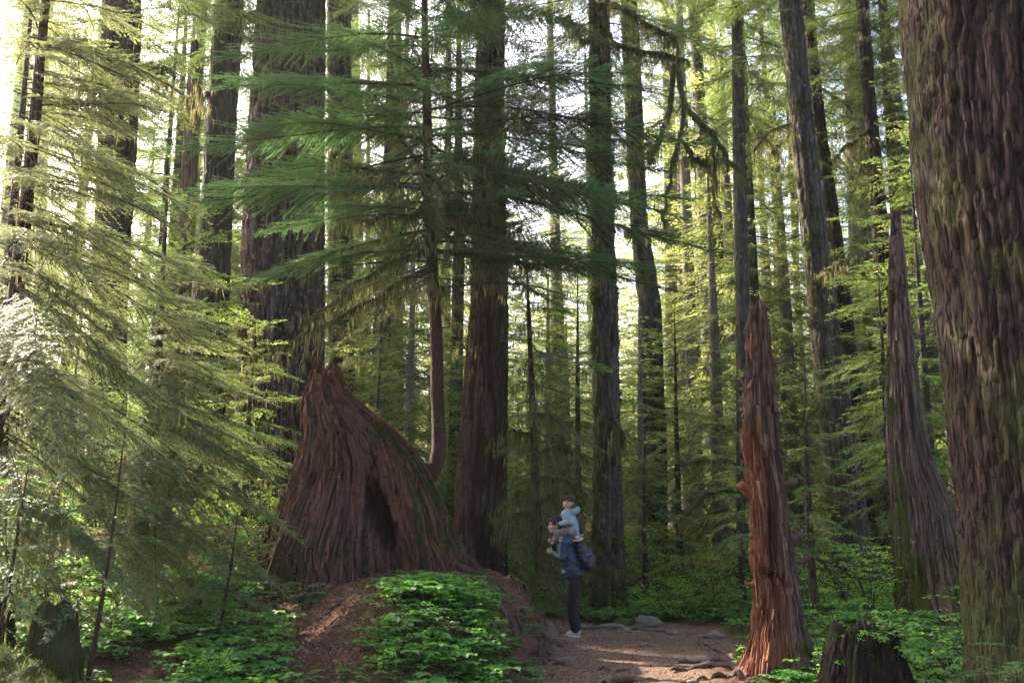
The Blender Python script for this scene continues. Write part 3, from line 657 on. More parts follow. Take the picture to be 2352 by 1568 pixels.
obj('trunk', make_mesh('snag_trunk', V - np.array(tuple(o.location)), Fq, M['wood_red'], False, attrs=at), o)
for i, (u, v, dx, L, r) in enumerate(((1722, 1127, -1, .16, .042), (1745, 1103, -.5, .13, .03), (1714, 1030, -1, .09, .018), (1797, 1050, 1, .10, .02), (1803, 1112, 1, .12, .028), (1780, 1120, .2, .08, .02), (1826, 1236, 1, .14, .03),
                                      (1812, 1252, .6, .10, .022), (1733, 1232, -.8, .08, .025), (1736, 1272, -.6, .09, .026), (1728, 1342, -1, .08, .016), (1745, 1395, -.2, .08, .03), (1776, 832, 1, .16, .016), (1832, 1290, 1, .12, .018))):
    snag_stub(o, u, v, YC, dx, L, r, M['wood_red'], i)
SNAG = o
# grey snag
YB = 14.6
o = empty('dead_snag', gpt(P(2140, 1400, YB).x, YB), 'tall grey weathered snag tapering to a splintered tip beside the giant trunk', 'dead tree')
V, Fq, at = dead_wood([(489, 2048, 2066), (560, 2047, 2071), (612, 2046, 2077), (700, 2043, 2085), (752, 2041, 2094), (850, 2040, 2105), (961, 2041, 2119), (1065, 2044, 2141), (1169, 2054, 2187), (1273, 2058, 2204), (1400, 2068, 2220), (1470, 2072, 2234)],
                      YB, [(0, .75), (1, .55), (2.5, .35), (6, .07)], 21, 420, .015, -.1, fib=.02, plank=.022, flute=.34, heart_sun=lambda X, Z, T: .2 + .3 * sstep(2.5, .5, Z) + 0 * X,
                      mossf=lambda X, Z, T: .5 * sstep(2.2, .3, Z) + .35 * sstep(-.3, -.9, np.cos(T)), hollow=.3, nf=.9, splint=(160, (.3, 1.2), (.03, .08), .03), spires=(16, .06, .20))
obj('trunk', make_mesh('snag_trunk', V - np.array(tuple(o.location)), Fq, M['wood_grey'], False, attrs=at), o)
moss_tufts(o, V, at, 9000, .22, seed=3)
snag_stub(o, 2052, 795, YB, -1, .12, .03, M['wood_grey'], 3); snag_stub(o, 2110, 770, YB, 1, .10, .025, M['wood_grey'], 4)
# smaller broken grey snag at the back
for (u, v, w_, Y, lab) in ((1752, 735, 14, 20, 'pale broken snag top rising directly behind the orange red snag'), (448, 98, 16, 21.5, 'slim peeling reddish grey snag between two dark trunks at the left')):
    rows = [(v, u - w_ * .5, u + w_ * .5), (v + 60, u - w_, u + w_), (v + 400, u - w_ * 1.3 + (-18 if w_ == 16 else 0), u + w_ * 1.3 - (18 if w_ == 16 else 0)), (v + 640, u - w_ * 1.4 - (40 if w_ == 16 else 0), u + w_ * 1.5 - (36 if w_ == 16 else 0))]
    z_ = float(H(P(u, 1200, Y).x, Y)) - .2
    V, Fq, at = dead_wood(rows, Y, [(0, .32), (3, .2), (12, .12)], int(u), 70, .04, z_, .012, .012, .12, hollow=.2, nf=.6)
    o = empty('dead_snag', (P(u, 1200, Y).x, Y, z_ + .2), lab, 'dead tree'); obj('trunk', make_mesh('snag_trunk', V - np.array(tuple(o.location)), Fq, M['wood_grey'], False, attrs=at), o)
# blackened stump at bottom right, fallen log and mossy stubs at bottom left
YK = 9.3
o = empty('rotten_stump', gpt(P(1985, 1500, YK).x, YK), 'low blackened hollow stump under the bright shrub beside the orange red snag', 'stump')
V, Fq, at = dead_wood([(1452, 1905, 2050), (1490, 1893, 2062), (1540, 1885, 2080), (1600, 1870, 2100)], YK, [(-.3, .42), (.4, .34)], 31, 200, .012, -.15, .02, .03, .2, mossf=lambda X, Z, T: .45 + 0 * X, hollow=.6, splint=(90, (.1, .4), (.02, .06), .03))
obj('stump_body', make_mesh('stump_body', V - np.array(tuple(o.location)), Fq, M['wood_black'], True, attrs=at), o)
def log_thing(name, label, cat, ctrl, rad, mat, n=70, nu=60, moss=.5, wob=.06):
    pts = curve_pts([tuple(c) for c in ctrl], n); r = np.interp(np.linspace(0, 1, n), np.linspace(0, 1, len(rad)), rad)
    V, Fq = tube_arrays(pts, r, nu, wob, 17, 5); o = np.array(tuple(ctrl[0]))
    fur = np.exp(-(noise(V[:, 0] * 3, V[:, 1] * 14, V[:, 2] * 14, 5) / .15) ** 2)
    upn = np.clip((V[:, 2] - np.interp(V[:, 0], *(lambda q: (q[:, 0], q[:, 2]))(pts[np.argsort(pts[:, 0])])) ) / r.mean(), -1, 1)
    em = empty(name, tuple(o), label, cat); obj('log_body', make_mesh('log_body', V - o, Fq, mat, False, attrs={'furrow': fur, 'heart_sun': np.full(len(V), .3), 'mossy': moss * (.5 + upn)}), em)
    rg = np.random.default_rng(len(label)); w_ = upn[:-1] + .5 * noise(V[:-1, 0] * 4, V[:-1, 1] * 4, V[:-1, 2] * 4, 3); ok_ = np.where(w_ > .45 - .3 * moss)[0]; k = rg.choice(ok_, 5200); O = V[k] - o + rg.normal(0, .012, (5200, 3))
    D = rg.normal(0, .6, O.shape); D[:, 2] += .8; D /= np.linalg.norm(D, axis=1)[:, None]; b = Bag(); V2, F2 = diamonds(O, D, rg.uniform(.015, .045, len(O)), np.full(len(O), .013), .5, rg); b.add(V2, F2, 0, np.repeat(rg.random(len(O)), 4))
    ok_ = np.where((np.abs(upn[:-1]) < .5))[0]; k = rg.choice(ok_, 500); V2, F2 = strands(V[k] - o, rg.uniform(.03, .16, 500), rg, .008); b.add(V2, F2, 0, np.repeat(rg.random(500), 4))
    obj('moss_cover', b.mesh('moss_cover', [M['moss']]), em); return em
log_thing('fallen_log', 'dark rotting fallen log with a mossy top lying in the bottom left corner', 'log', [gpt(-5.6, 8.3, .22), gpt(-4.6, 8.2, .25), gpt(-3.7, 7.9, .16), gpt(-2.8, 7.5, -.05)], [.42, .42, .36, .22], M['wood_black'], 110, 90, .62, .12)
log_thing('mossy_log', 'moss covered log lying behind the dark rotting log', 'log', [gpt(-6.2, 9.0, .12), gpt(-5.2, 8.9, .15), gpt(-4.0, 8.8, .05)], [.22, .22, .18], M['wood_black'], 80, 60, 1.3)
for (u, v, Y, w_, h_, lab) in ((8, 1330, 9.0, 20, 110, 'narrow sunlit mossy post of dead wood at the left edge'), (125, 1398, 8.75, 50, 110, 'round moss capped low stump above the dark fallen log')):
    p = P(u, v + h_, Y); V, Fq, at = dead_wood([(v, u - w_ * .12, u + w_ * .12), (v + 4, u - w_ * .4, u + w_ * .4), (v + 12, u - w_ * .68, u + w_ * .68), (v + 30, u - w_ * .92, u + w_ * .92), (v + h_ * .5, u - w_, u + w_), (v + h_, u - w_ * 1.3, u + w_ * 1.3)], Y, [(p.z, .24 if w_ > 30 else .1), (p.z + .5, .16 if w_ > 30 else .07)],
                      int(u), 90, .014, p.z - .25, .012, .015, .15, mossf=lambda X, Z, T: 1.3 + 0 * X, hollow=-.05)
    o = empty('mossy_stump', (p.x, Y, p.z), lab, 'stump'); obj('stump_body', make_mesh('stump_body', V - np.array(tuple(o.location)), Fq, M['wood_black'], True, attrs=at), o)
    b = Bag(); k = np.random.default_rng(5).integers(0, len(V) - 300, 3000 if w_ > 30 else 900); rg = np.random.default_rng(6)
    Vs, Fs = strands(V[k] - np.array(tuple(o.location)), rg.uniform(.02, .10, len(k)), rg, .010); b.add(Vs, Fs, 0, np.repeat(rg.random(len(k)), 4)); obj('moss_fringe', b.mesh('moss_fringe', [M['moss']]), o)

# ------------------------------------------------------------------ live trunks read off the photograph
trunk_tree('A', 'giant_tree', 'giant dark furrowed trunk filling the right edge of the picture', [(0, 2085, 2520), (400, 2122, 2560), (900, 2188, 2625), (1200, 2222, 2665), (1400, 2232, 2690)], 8.6, 'bark_giant', top=18, group=None, cat='tree', disp=.042, flare=.16, flh=.35, seed=5, thin=.15, dens=.6, bf=1.5)
trunk_tree('P', 'giant_tree', 'very thick furrowed purple brown trunk behind the big stump', [(0, 594, 745), (500, 564, 742), (900, 549, 738), (1050, 543, 738)], 20, 'bark_big', disp=.05, flare=.55, flh=1.2, seed=7, group=None, dens=1.3)
trunk_tree('N', 'large_tree', 'thick red brown furrowed trunk just right of the curved young hemlock', [(200, 1092, 1156), (450, 1086, 1160), (700, 1080, 1166), (1000, 1053, 1166), (1200, 1040, 1158), (1310, 1034, 1150)], 17.6, 'bark_red', disp=.028, flare=.1, seed=9, group=None, dens=1.4)
trunk_tree('M', 'mossy_tree', 'mossy dark trunk with a flared base directly behind the standing person', [(0, 1352, 1398), (300, 1356, 1404), (700, 1362, 1418), (1000, 1363, 1424), (1200, 1362, 1430), (1330, 1362, 1432)], 18.4, 'bark_moss', disp=.024, flare=.38, flh=.35, seed=12, group=None, dens=1.6)
T_ = [('L', 'reddish mossy trunk right of the person with the mossy trunk between', [(150, 1430, 1472), (500, 1447, 1486), (700, 1466, 1518), (1000, 1470, 1530), (1200, 1470, 1532)], 26, 'bark_moss'),
      ('D', 'thick dark leaning trunk with moss patches right of the orange red snag', [(0, 1790, 1838), (300, 1818, 1870), (600, 1848, 1906), (900, 1876, 1948), (1150, 1903, 1985)], 21.5, 'bark_moss'),
      ('E', 'dark brown leaning trunk tucked behind the thick leaning trunk', [(60, 1845, 1870), (300, 1870, 1898), (600, 1905, 1942), (900, 1938, 1978), (1150, 1962, 2004)], 27, 'bark_dark'),
      ('F', 'dark trunk behind the top of the grey snag with sunlit left edge', [(120, 1975, 2002), (350, 1992, 2022), (580, 2008, 2045), (1150, 2030, 2075)], 25, 'bark_dark'),
      ('F2', 'furrowed grey brown trunk low between the leaning trunks and the grey snag', [(400, 1972, 2005), (700, 1982, 2022), (1150, 1998, 2046)], 29, 'bark_grey'),
      ('F3', 'faint upper trunk veiled by hemlock sprays between the leaning trunk and the dark trunk', [(0, 1932, 1970), (300, 1944, 1984), (900, 1958, 1998)], 34, 'bark_grey'),
      ('G', 'pale grey leaning trunk with sunlit edge between grey snag and giant trunk', [(230, 2048, 2070), (480, 2076, 2100), (720, 2110, 2138), (1200, 2178, 2222)], 26, 'bark_grey'),
      ('G2', 'slim pale trunk rising just behind the grey snag', [(500, 2066, 2082), (700, 2082, 2102), (1150, 2118, 2150)], 33, 'bark_grey'),
      ('H', 'straight dark trunk with a sunlit left edge behind the orange red snag', [(80, 1680, 1706), (500, 1685, 1716), (800, 1690, 1724), (1180, 1696, 1734)], 24, 'bark_moss'),
      ('I', 'dark leaning trunk just left of the straight trunk behind the orange snag', [(330, 1606, 1630), (550, 1632, 1664), (1050, 1668, 1700)], 30, 'bark_dark'),
      ('J', 'grey straight trunk left of the leaning trunk in the right centre', [(200, 1594, 1618), (550, 1602, 1632), (1100, 1630, 1664)], 34, 'bark_grey'),
      ('K', 'pale grey trunk right of the reddish mossy trunk', [(200, 1556, 1576), (550, 1566, 1592), (1100, 1582, 1614)], 36, 'bark_grey'),
      ('K2', 'very slim dark trunk between the two pale grey trunks', [(550, 1598, 1604), (1000, 1606, 1614)], 42, 'bark_dark'),
      ('W', 'slim grey trunk right behind the tip of the orange red snag', [(400, 1768, 1782), (550, 1779, 1795), (800, 1800, 1820), (1050, 1816, 1842)], 35, 'bark_grey'),
      ('X', 'slimmer brown trunk beside the slim grey trunk right of the orange snag', [(700, 1826, 1838), (1050, 1842, 1857)], 43, 'bark_dark'),
      ('Q', 'mossy green trunk just right of the very thick trunk', [(0, 752, 806), (600, 754, 812), (920, 756, 818)], 27, 'bark_moss'),
      ('Q2', 'grey brown trunk peeping out beside the mossy green trunk', [(400, 806, 832), (920, 812, 840)], 35, 'bark_grey'),
      ('U', 'straight grey trunk seen left of the curved young hemlock', [(40, 905, 922), (450, 902, 924), (900, 900, 927)], 31, 'bark_grey'),
      ('U2', 'slim reddish trunk left of the straight grey trunk', [(350, 889, 902), (900, 886, 901)], 43, 'bark_red'),
      ('U3', 'slim distant trunk between the curved hemlock and the red brown trunk', [(300, 1022, 1036), (900, 1016, 1034)], 40, 'bark_grey'),
      ('R', 'dark mossy trunk left of the very thick trunk', [(0, 494, 556), (400, 470, 536), (720, 440, 524), (1000, 425, 515)], 19, 'bark_dark'),
      ('T', 'dark thick trunk seen through the sunlit branches at the far left', [(80, 236, 320), (400, 226, 308), (710, 213, 290), (1000, 205, 285)], 17, 'bark_dark'),
      ('S2', 'slim trunk directly left of the dark mossy trunk', [(100, 455, 472), (400, 430, 450), (720, 410, 432)], 25, 'bark_grey'),
      ('Z', 'slim grey trunk in the bright gap at the far left', [(0, 100, 116), (600, 82, 104), (1000, 70, 98)], 30, 'bark_grey')]
for key, lab, rows, Y, mat in T_:
    big = np.mean([b - a for v, a, b in rows]) > 34
    trunk_tree(key, 'conifer_tree', lab, rows, Y, mat, group=None, disp=.022 if big else .012, flare=.3, flh=.6, seed=len(lab) + int(Y), dens=1.4 if big else 1.2)

# upper crowns: undersides hang into the picture, unseen tops added for shade
def shared_crowns(kind, z1, rmax, n, leaf, seeds, **k):
    out = []
    for s_ in seeds:
        out.append(crown_bag(kind, 0, z1, rmax, n, s_, **k).mesh('crown', LM(leaf)))
    return out
hi = shared_crowns('mid', 15, 3.6, 84, 'canopy', (1, 2, 3), shape='column', pitch0=-22, pitch1=25, rmin=.8)
hif = shared_crowns('far', 16, 3.8, 95, 'canopy', (4, 5), shape='column', pitch0=-22, pitch1=25, rmin=.8)
rg = random.Random(3)
for key, (o, cl, Y, tk) in TR.items():
    cx, rad, zs = cl; zt = zs[-1]
    zb = CAMZ + .56 * Y * {'A': 1.15, 'P': .95, 'N': .80, 'M': .74, 'T': .75, 'R': .9, 'D': .98, 'L': .8}.get(key, rg.uniform(.62, .85))
    me = rg.choice(hi if Y < 28 else hif)
    if Y > 28 and rg.random() < .45: continue
    c = obj('crown', me, o)
    s = max(.5, (zt + 1.5 - zb) / 15.0)
    c.location = (float(np.interp((zb + zt) / 2, zs, cx)) - o.location.x, 0, zb - o.location.z); c.rotation_euler.z = rg.uniform(0, 6.28); c.scale = (1.0 if Y < 28 else .85, 1.0 if Y < 28 else .85, s)

# dead and mossy branches on the bare trunks
def mossy_limb(parent, pts, r0, name='mossy_limb', seed=0, moss=1.0, n=26, green=True):
    r0 = r0 * .62; c = curve_pts([tuple(p) for p in pts], n); o = np.array(tuple(parent.location)); rg = np.random.default_rng(seed)
    c = c + np.stack([noise(np.arange(n) * .45, seed, k, 2) for k in range(3)], 1) * np.linspace(0, 1, n)[:, None] * .09
    b = Bag(); b.tube(c - o, np.linspace(r0, r0 * .35, n), 8, 0, wob=r0 * 1.3, seed=seed, freq=11)
    for q in range(int(n * .6)):
        i = rg.integers(4, n - 1); a = c[i] - o; d = rg.normal(0, 1, 3); d[2] = -abs(d[2]) * .8; d /= np.linalg.norm(d); l = rg.uniform(.15, .6); e = [a + d * l * k + np.array([0, 0, -.25 * l * k * k]) for k in (0, .3, .6, 1)]; b.tube(e, [r0 * .35, r0 * .25, r0 * .15, .002], 4, 0, close=False)
        V, Fq = strands(np.array([e[1], e[2], e[3]] * 5) + rg.normal(0, .03, (15, 3)), rg.uniform(.04, .22, 15), rg, .014); b.add(V, Fq, 2, np.repeat(rg.random(15), 4))
    L = np.linalg.norm(np.diff(c, axis=0), axis=1).sum(); k = int(L * 260 * moss); t_ = rg.random(k) * (n - 1); i = t_.astype(int).clip(0, n - 2); q = c[i] + (c[i + 1] - c[i]) * (t_ - i)[:, None] - o
    rr = np.interp(t_, [0, n - 1], [r0, r0 * .35]); a = rg.uniform(0, 6.28, k); q2 = q + np.stack([np.cos(a) * rr, np.cos(a) * rr, np.sin(a) * rr], 1)
    V, Fq = strands(q2, rg.uniform(.03, .13, k), rg, .02); b.add(V, Fq, 1, np.repeat(rg.random(k), 4))
    k2 = int(L * 190 * moss); i = (np.clip(rg.normal(.5, .3, k2), 0, .99) * (n - 1)).astype(int); cl_ = noise(i * .9, seed, 0, 3) > -.1; i = i[cl_]
    V, Fq = strands(c[i] - o + rg.normal(0, .03, (len(i), 3)), rg.uniform(.12, .75, len(i)) * rg.random(len(i)), rg, .011); b.add(V, Fq, 2, np.repeat(rg.random(len(i)), 4))
    return obj(name, b.mesh(name, [M['limb'], M['moss'], M['lichen']]), parent)
M['limb'] = plain('mossy_limb_bark', (.055, .052, .022), .95, 25, .4, .6)
Mt = TR['M'][0]
def px(*l): return [P(u, v, Y) for u, v, Y in l]
for i, (pts, r) in enumerate(((px((1378, 40, 18.3), (1405, 90, 17.8), (1450, 112, 17.3), (1520, 120, 17), (1575, 150, 16.8)), .075),
        (px((1378, 0, 18.3), (1430, 20, 17.5), (1500, 60, 17), (1545, 100, 16.8), (1560, 200, 16.6)), .09),
        (px((1556, 150, 16.8), (1572, 230, 16.6), (1618, 290, 16.5), (1652, 318, 16.4), (1672, 365, 16.4), (1712, 388, 16.3)), .085),
        (px((1640, 300, 16.5), (1638, 360, 16.4), (1645, 420, 16.4), (1660, 500, 16.3)), .045),
        (px((1548, 150, 16.9), (1540, 240, 16.8), (1520, 300, 16.7), (1500, 350, 16.6), (1490, 370, 16.5)), .08),
        (px((1570, 220, 16.7), (1565, 300, 16.6), (1545, 380, 16.6), (1528, 450, 16.5), (1520, 520, 16.5)), .05),
        (px((1575, 330, 16.7), (1600, 365, 16.7), (1640, 375, 16.7)), .055),
        (px((1372, 70, 18.4), (1340, 95, 18), (1320, 60, 17.6), (1290, 40, 17.2)), .06),
        (px((1380, 330, 18.4), (1420, 318, 18), (1470, 332, 17.8), (1500, 322, 17.6)), .03))):
    mossy_limb(Mt, pts, r, seed=i, moss=1.3)
limbs = [('L', [(1440, 540, 26), (1500, 528, 24), (1568, 538, 23)], .16), ('D', [(1815, 285, 21.3), (1770, 300, 20.5), (1735, 335, 20)], .05), ('D', [(1822, 300, 21.3), (1790, 330, 20.6), (1775, 352, 20.2)], .035),
         ('D', [(1880, 640, 21), (1910, 612, 20), (1950, 595, 19.5)], .10), ('F', [(1995, 300, 25), (1960, 325, 24), (1920, 360, 23.5)], .07), ('F', [(2010, 400, 25), (1980, 375, 24), (1970, 400, 23.5)], .06), ('E', [(1890, 205, 27), (1930, 230, 26), (1960, 250, 25.5)], .05),
         ('F', [(2020, 440, 25), (2060, 480, 24), (2090, 550, 23), (2090, 600, 22.8)], .06), ('G', [(2060, 270, 26), (2100, 285, 25), (2125, 320, 24.5)], .07), ('G', [(2070, 320, 26), (2110, 340, 25), (2118, 360, 24.6)], .07), ('G', [(2080, 400, 26), (2100, 420, 25), (2140, 395, 24.6)], .05),
         ('R', [(530, 60, 19), (585, 30, 18.6), (580, 90, 18.4)], .06), ('R', [(480, 210, 19), (462, 225, 18.4), (466, 180, 18.2)], .06), ('T', [(300, 165, 17), (350, 160, 16.4), (390, 150, 16)], .05), ('T', [(300, 150, 17), (360, 150, 16.2), (375, 195, 15.9)], .06),
         ('M', [(1412, 960, 18.2), (1428, 1000, 18), (1422, 1030, 18)], .05), ('X', [(1845, 780, 43), (1880, 830, 41), (1900, 850, 40)], .12), ('W', [(1800, 640, 35), (1770, 690, 33), (1745, 740, 32)], .12), ('W', [(1800, 600, 35), (1850, 640, 33), (1870, 660, 32)], .12),
         ('K', [(1575, 900, 36), (1540, 930, 34), (1500, 960, 33)], .08), ('H', [(1712, 1150, 24), (1660, 1120, 22), (1600, 1150, 21), (1560, 1200, 20.5)], .09), ('H', [(1712, 1190, 24), (1650, 1170, 22), (1600, 1230, 21)], .08), ('H', [(1715, 1080, 24), (1650, 1050, 22), (1590, 1060, 21)], .06)]
for i, (k_, pts, r) in enumerate(limbs): mossy_limb(TR[k_][0], px(*pts), r, seed=40 + i, moss=.8 if r < .1 else .5)
# ------------------------------------------------------------------ the curved young hemlock on the stump
YO = 14.2
def stem_tree(name, label, stem_px, radii, crown, cat='tree', group=None, mat='bark_young', leaf='hemlock', nseg=60, nside=16, wob=.012, furrow=.0, extra=None):
    c = curve_pts(stem_px, nseg); o = empty(name, tuple(c[0]), label, cat, group)
    V, Fq = tube_arrays(c - c[0], np.interp(np.linspace(0, 1, nseg), np.linspace(0, 1, len(radii)), radii), nside, wob, 5, 7)
    obj('trunk', make_mesh('trunk', V, Fq, M[mat], True, attrs={'furrow': np.zeros(len(V)), 'mossy': np.full(len(V), furrow)}), o)
    if crown: obj('crown', crown.mesh('crown', LM(leaf)), o)
    return o, c
stem = px((960, 1118, 14.15), (978, 1098, 14.1), (1003, 1062, 14.1), (1008, 1000, 14.15), (1004, 900, 14.2), (1002, 780, 14.2), (992, 600, 14.2), (984, 450, 14.2), (982, 300, 14.2), (978, 150, 14.2), (975, 0, 14.2), (972, -260, 14.2))
o, c = stem_tree('young_hemlock', 'young hemlock with curved bare stem rooted on the big stump, wide flat sprays', stem, [.15, .135, .11, .10, .095, .09, .085, .08, .07, .06, .05, .02], None, wob=.018)
HEM = o; o0 = np.array(tuple(o.location))
rg = np.random.default_rng(77); b = Bag()
def stem_at(z): return np.array([np.interp(z, c[:, 2], c[:, 0]), np.interp(z, c[:, 2], c[:, 1]), z]) - o0
for i in range(114):
    t_ = (i + rg.uniform(-.4, .4)) / 114; z = 5.6 + 7.0 * t_ ** .9; a = i * 2.39996 + rg.uniform(-.4, .4)
    l = (3.6 * (1 - .50 * t_)) * rg.uniform(.62, 1.08)
    if math.sin(a) < -.55: l *= .62
    if math.cos(a) > .3: l *= 1.08
    add_branch(b, 'hero', stem_at(z), a, R(-2 + 22 * t_ + rg.uniform(-9, 12)), l, rg, rg.normal(0, .30), 1.0, rg.normal(0, .15))
for z, a, l, p_ in ((5.6, .15, 3.9, 2), (5.5, -.35, 3.3, -2), (5.9, .35, 4.1, 4), (5.6, 3.3, 2.9, -6), (5.8, 3.0, 3.3, -3), (6.4, -.2, 3.9, 3), (6.5, 3.5, 3.5, 0), (7.2, .1, 3.8, 6), (7.0, 2.95, 3.7, 4), (7.8, -.3, 3.2, 9), (6.1, .7, 3.4, 3), (6.9, -.55, 2.9, 3), (8.1, 3.3, 3.4, 8), (6.3, .05, 4.6, 1), (6.9, .3, 4.4, 3), (7.6, .0, 4.3, 5), (6.6, 3.2, 4.1, 2), (7.5, 3.05, 4.2, 5), (8.4, .2, 3.9, 9), (8.8, 3.0, 3.7, 11)):
    add_branch(b, 'hero', stem_at(z), a, R(p_), l, rg, rg.normal(0, .08), 1.0, .1)
for i in range(46): add_branch(b, 'bare', stem_at(rg.uniform(5.0, 7.2)), rg.uniform(0, 6.28), R(rg.uniform(-25, 12)), rg.uniform(1.0, 2.4), rg, rg.normal(0, .3))
obj('crown', b.mesh('crown', LM('hemlock')), o)
for i, (pts, r) in enumerate(((px((990, 570, YO), (930, 592, 13.9), (880, 612, 13.7), (820, 655, 13.5), (760, 690, 13.4), (680, 735, 13.3)), .045), (px((990, 615, YO), (945, 632, 13.8), (880, 672, 13.5), (830, 705, 13.4), (740, 752, 13.2), (640, 790, 13.1), (560, 812, 13.0)), .04),
        (px((990, 575, YO), (1060, 578, 14), (1120, 592, 13.9), (1200, 598, 13.8), (1290, 602, 13.8), (1400, 615, 13.9)), .045), (px((988, 500, YO), (1060, 492, 13.9), (1130, 520, 13.8), (1190, 525, 13.8)), .035),
        (px((985, 455, YO), (1050, 470, 13.9), (1110, 478, 13.8), (1180, 500, 13.7)), .03), (px((985, 480, YO), (930, 500, 13.9), (850, 505, 13.7), (770, 520, 13.6)), .03), (px((992, 640, YO), (1015, 660, 14.0), (1050, 650, 13.9)), .03),
        (px((982, 400, YO), (930, 330, 14.6), (880, 260, 14.9), (850, 190, 15)), .03), (px((982, 420, YO), (1080, 370, 13.6), (1180, 270, 13.2), (1260, 190, 13)), .028), (px((984, 440, YO), (900, 420, 13.6), (800, 380, 13.3), (720, 360, 13.1)), .026))):
    mossy_limb(HEM, pts, r, 'branch', 200 + i, .7 if i < 6 else .15, green=True)

# slim spruce with bare drooping lichen branches behind the person
YV = 17.0
stem = px((1240, 1316, YV), (1234, 1200, YV), (1228, 1050, YV), (1222, 900, YV), (1217, 780, YV), (1213, 690, YV), (1210, 600, YV))
rg = np.random.default_rng(5); b = Bag(); cc = curve_pts(stem, 40); oo = cc[0]
for i in range(95):
    t_ = i / 95; z = .5 + 6.0 * t_; p = [np.interp(z, cc[:, 2], cc[:, 0]) - oo[0], 0, z - oo[2]]
    a = i * 2.4 + rg.uniform(-.3, .3); l = (2.1 * (1 - t_) ** .6 + .25) * rg.uniform(.6, 1.1) * (.5 if math.cos(a) < -.1 else 1)
    kd = 'fine' if rg.random() < max(0, t_ - .25) * 1.4 else 'bare'
    add_branch(b, kd, p, a, R(rg.uniform(-30, 0) + 18 * t_), l, rg, rg.normal(0, .2))
VT, _ = stem_tree('slim_spruce', 'slim dark spruce with drooping lichen hung branches left of the standing person', stem, [.085, .08, .07, .055, .045, .03, .01], b, mat='bark_dark', nside=12)
for i, (u0, v0, u1, v1, du) in enumerate(((1230, 1100, 1290, 1100, 60), (1228, 1040, 1300, 1030, 55), (1232, 1180, 1180, 1190, -10), (1232, 1215, 1290, 1200, 45), (1234, 1150, 1300, 1130, 50), (1226, 1000, 1170, 990, -55), (1236, 1250, 1285, 1245, 30), (1230, 1120, 1165, 1150, -40), (1224, 950, 1290, 960, 70))):
    s_ = 1 if u1 > u0 else -1
    mossy_limb(VT, px((u0, v0, YV), ((u0 + u1) / 2, (v0 + v1) / 2 - 6, YV - .3), (u1, v1, YV - .5), (u1 + abs(du) * s_, v1 + 30, YV - .6)), .022, 'branch', 300 + i, .8)

# ------------------------------------------------------------------ foreground hemlocks at the left
fl = [  # x, y, z0, z1, rmax, n, label
    (-5.0, 9.6, 1.1, 9.0, 2.5, 140, (-75, 70), 'tall sunlit hemlock with drooping feathery branches filling the left edge'),
    (-4.3, 11.6, 1.0, 5.0, 2.4, 80, (-80, 60), 'spreading young hemlock whose low green branches reach toward the big stump'),
    (-6.8, 12.8, 1.5, 9.0, 2.8, 80, (-80, 80), 'lichen draped hemlock standing behind the sunlit branches at the far left'),
]
for i, (x, y, z0, z1, rm, n, az, lab) in enumerate(fl):
    g0 = float(H(x, y)); cb = crown_bag('near' if i < 2 else 'fine', z0 - g0 * .5, z1 - g0, rm, n, 60 + i, 'column', -26, 12, rmin=.7, az=az, barelow=.1)
    stem_tree('hemlock_tree', lab, [(x, y, g0 - .1), (x + .05, y, g0 + 2), (x + .12, y, z1 * .6), (x + .1, y, z1 + .5)], [.11, .09, .06, .015], cb, leaf='hemlock_gold', mat='bark_young')
sap = [(-3.65, 8.9, 2.3, 'dark green hemlock sapling in shade before the sunlit branches'), (-4.35, 8.6, 2.0, 'slender hemlock sapling just above the round moss capped stump'), (-3.0, 10.4, 1.3, 'small hemlock sapling with flat blue green sprays left of the big stump'), (-5.0, 10.9, 3.4, 'thin leaning hemlock sapling among the sunlit branches at the left')]
for i, (x, y, h, lab) in enumerate(sap):
    g0 = float(H(x, y)); cb = crown_bag('near', .35 * h, h, .95, 26, 90 + i, 'column', -10, 20, rmin=.4)
    stem_tree('hemlock_sapling', lab, [(x, y, g0 - .05), (x + .12, y, g0 + h * .5), (x + .15, y + .1, g0 + h)], [.028, .018, .004], cb, mat='bark_young', nside=8, group=None)

# ------------------------------------------------------------------ young hemlocks in the middle distance
mids = [(1700, 17.5, 4.2, 1.8, 50, 'young hemlock with tiers of flat green sprays left of the orange red snag'), (1860, 15.5, 3.9, 1.7, 46, 'young hemlock spreading green tiers right behind the orange red snag'),
        (2052, 18.6, 6.8, 1.7, 55, 'tall young hemlock with drooping sprays right of the thick leaning trunk'), (2150, 19.0, 9.5, 2.6, 80, 'tall young hemlock behind the grey snag by the giant trunk'),
        (1090, 22, 6.0, 2.6, 60, 'green young hemlock between the curved hemlock and the red brown trunk'), (860, 21, 4.6, 2.6, 60, 'bright young hemlock behind the right side of the big stump'),
        (1330, 24, 8.0, 3.0, 70, 'dark young hemlock between the slim spruce and the mossy trunk'), (1560, 25, 7.0, 2.6, 60, 'young hemlock right of the reddish mossy trunk'),
        (1160, 19.3, 4.2, 1.7, 50, 'lichen hung young hemlock right behind the red brown trunk'), (560, 16.5, 3.6, 1.9, 50, 'small dark hemlock before the foot of the very thick trunk'), (380, 15.0, 5.4, 2.3, 60, 'shaded blue green hemlock in front of the dark trunk at the left'),
        (120, 17.5, 9.0, 2.8, 70, 'tall hemlock backlit by the sun at the upper left'), (330, 23.0, 14.0, 3.0, 90, 'tall hemlock filling the gap between the two dark left trunks'), (1480, 19.8, 3.4, 1.7, 40, 'low hemlock with lichen in front of the reddish mossy trunk')]
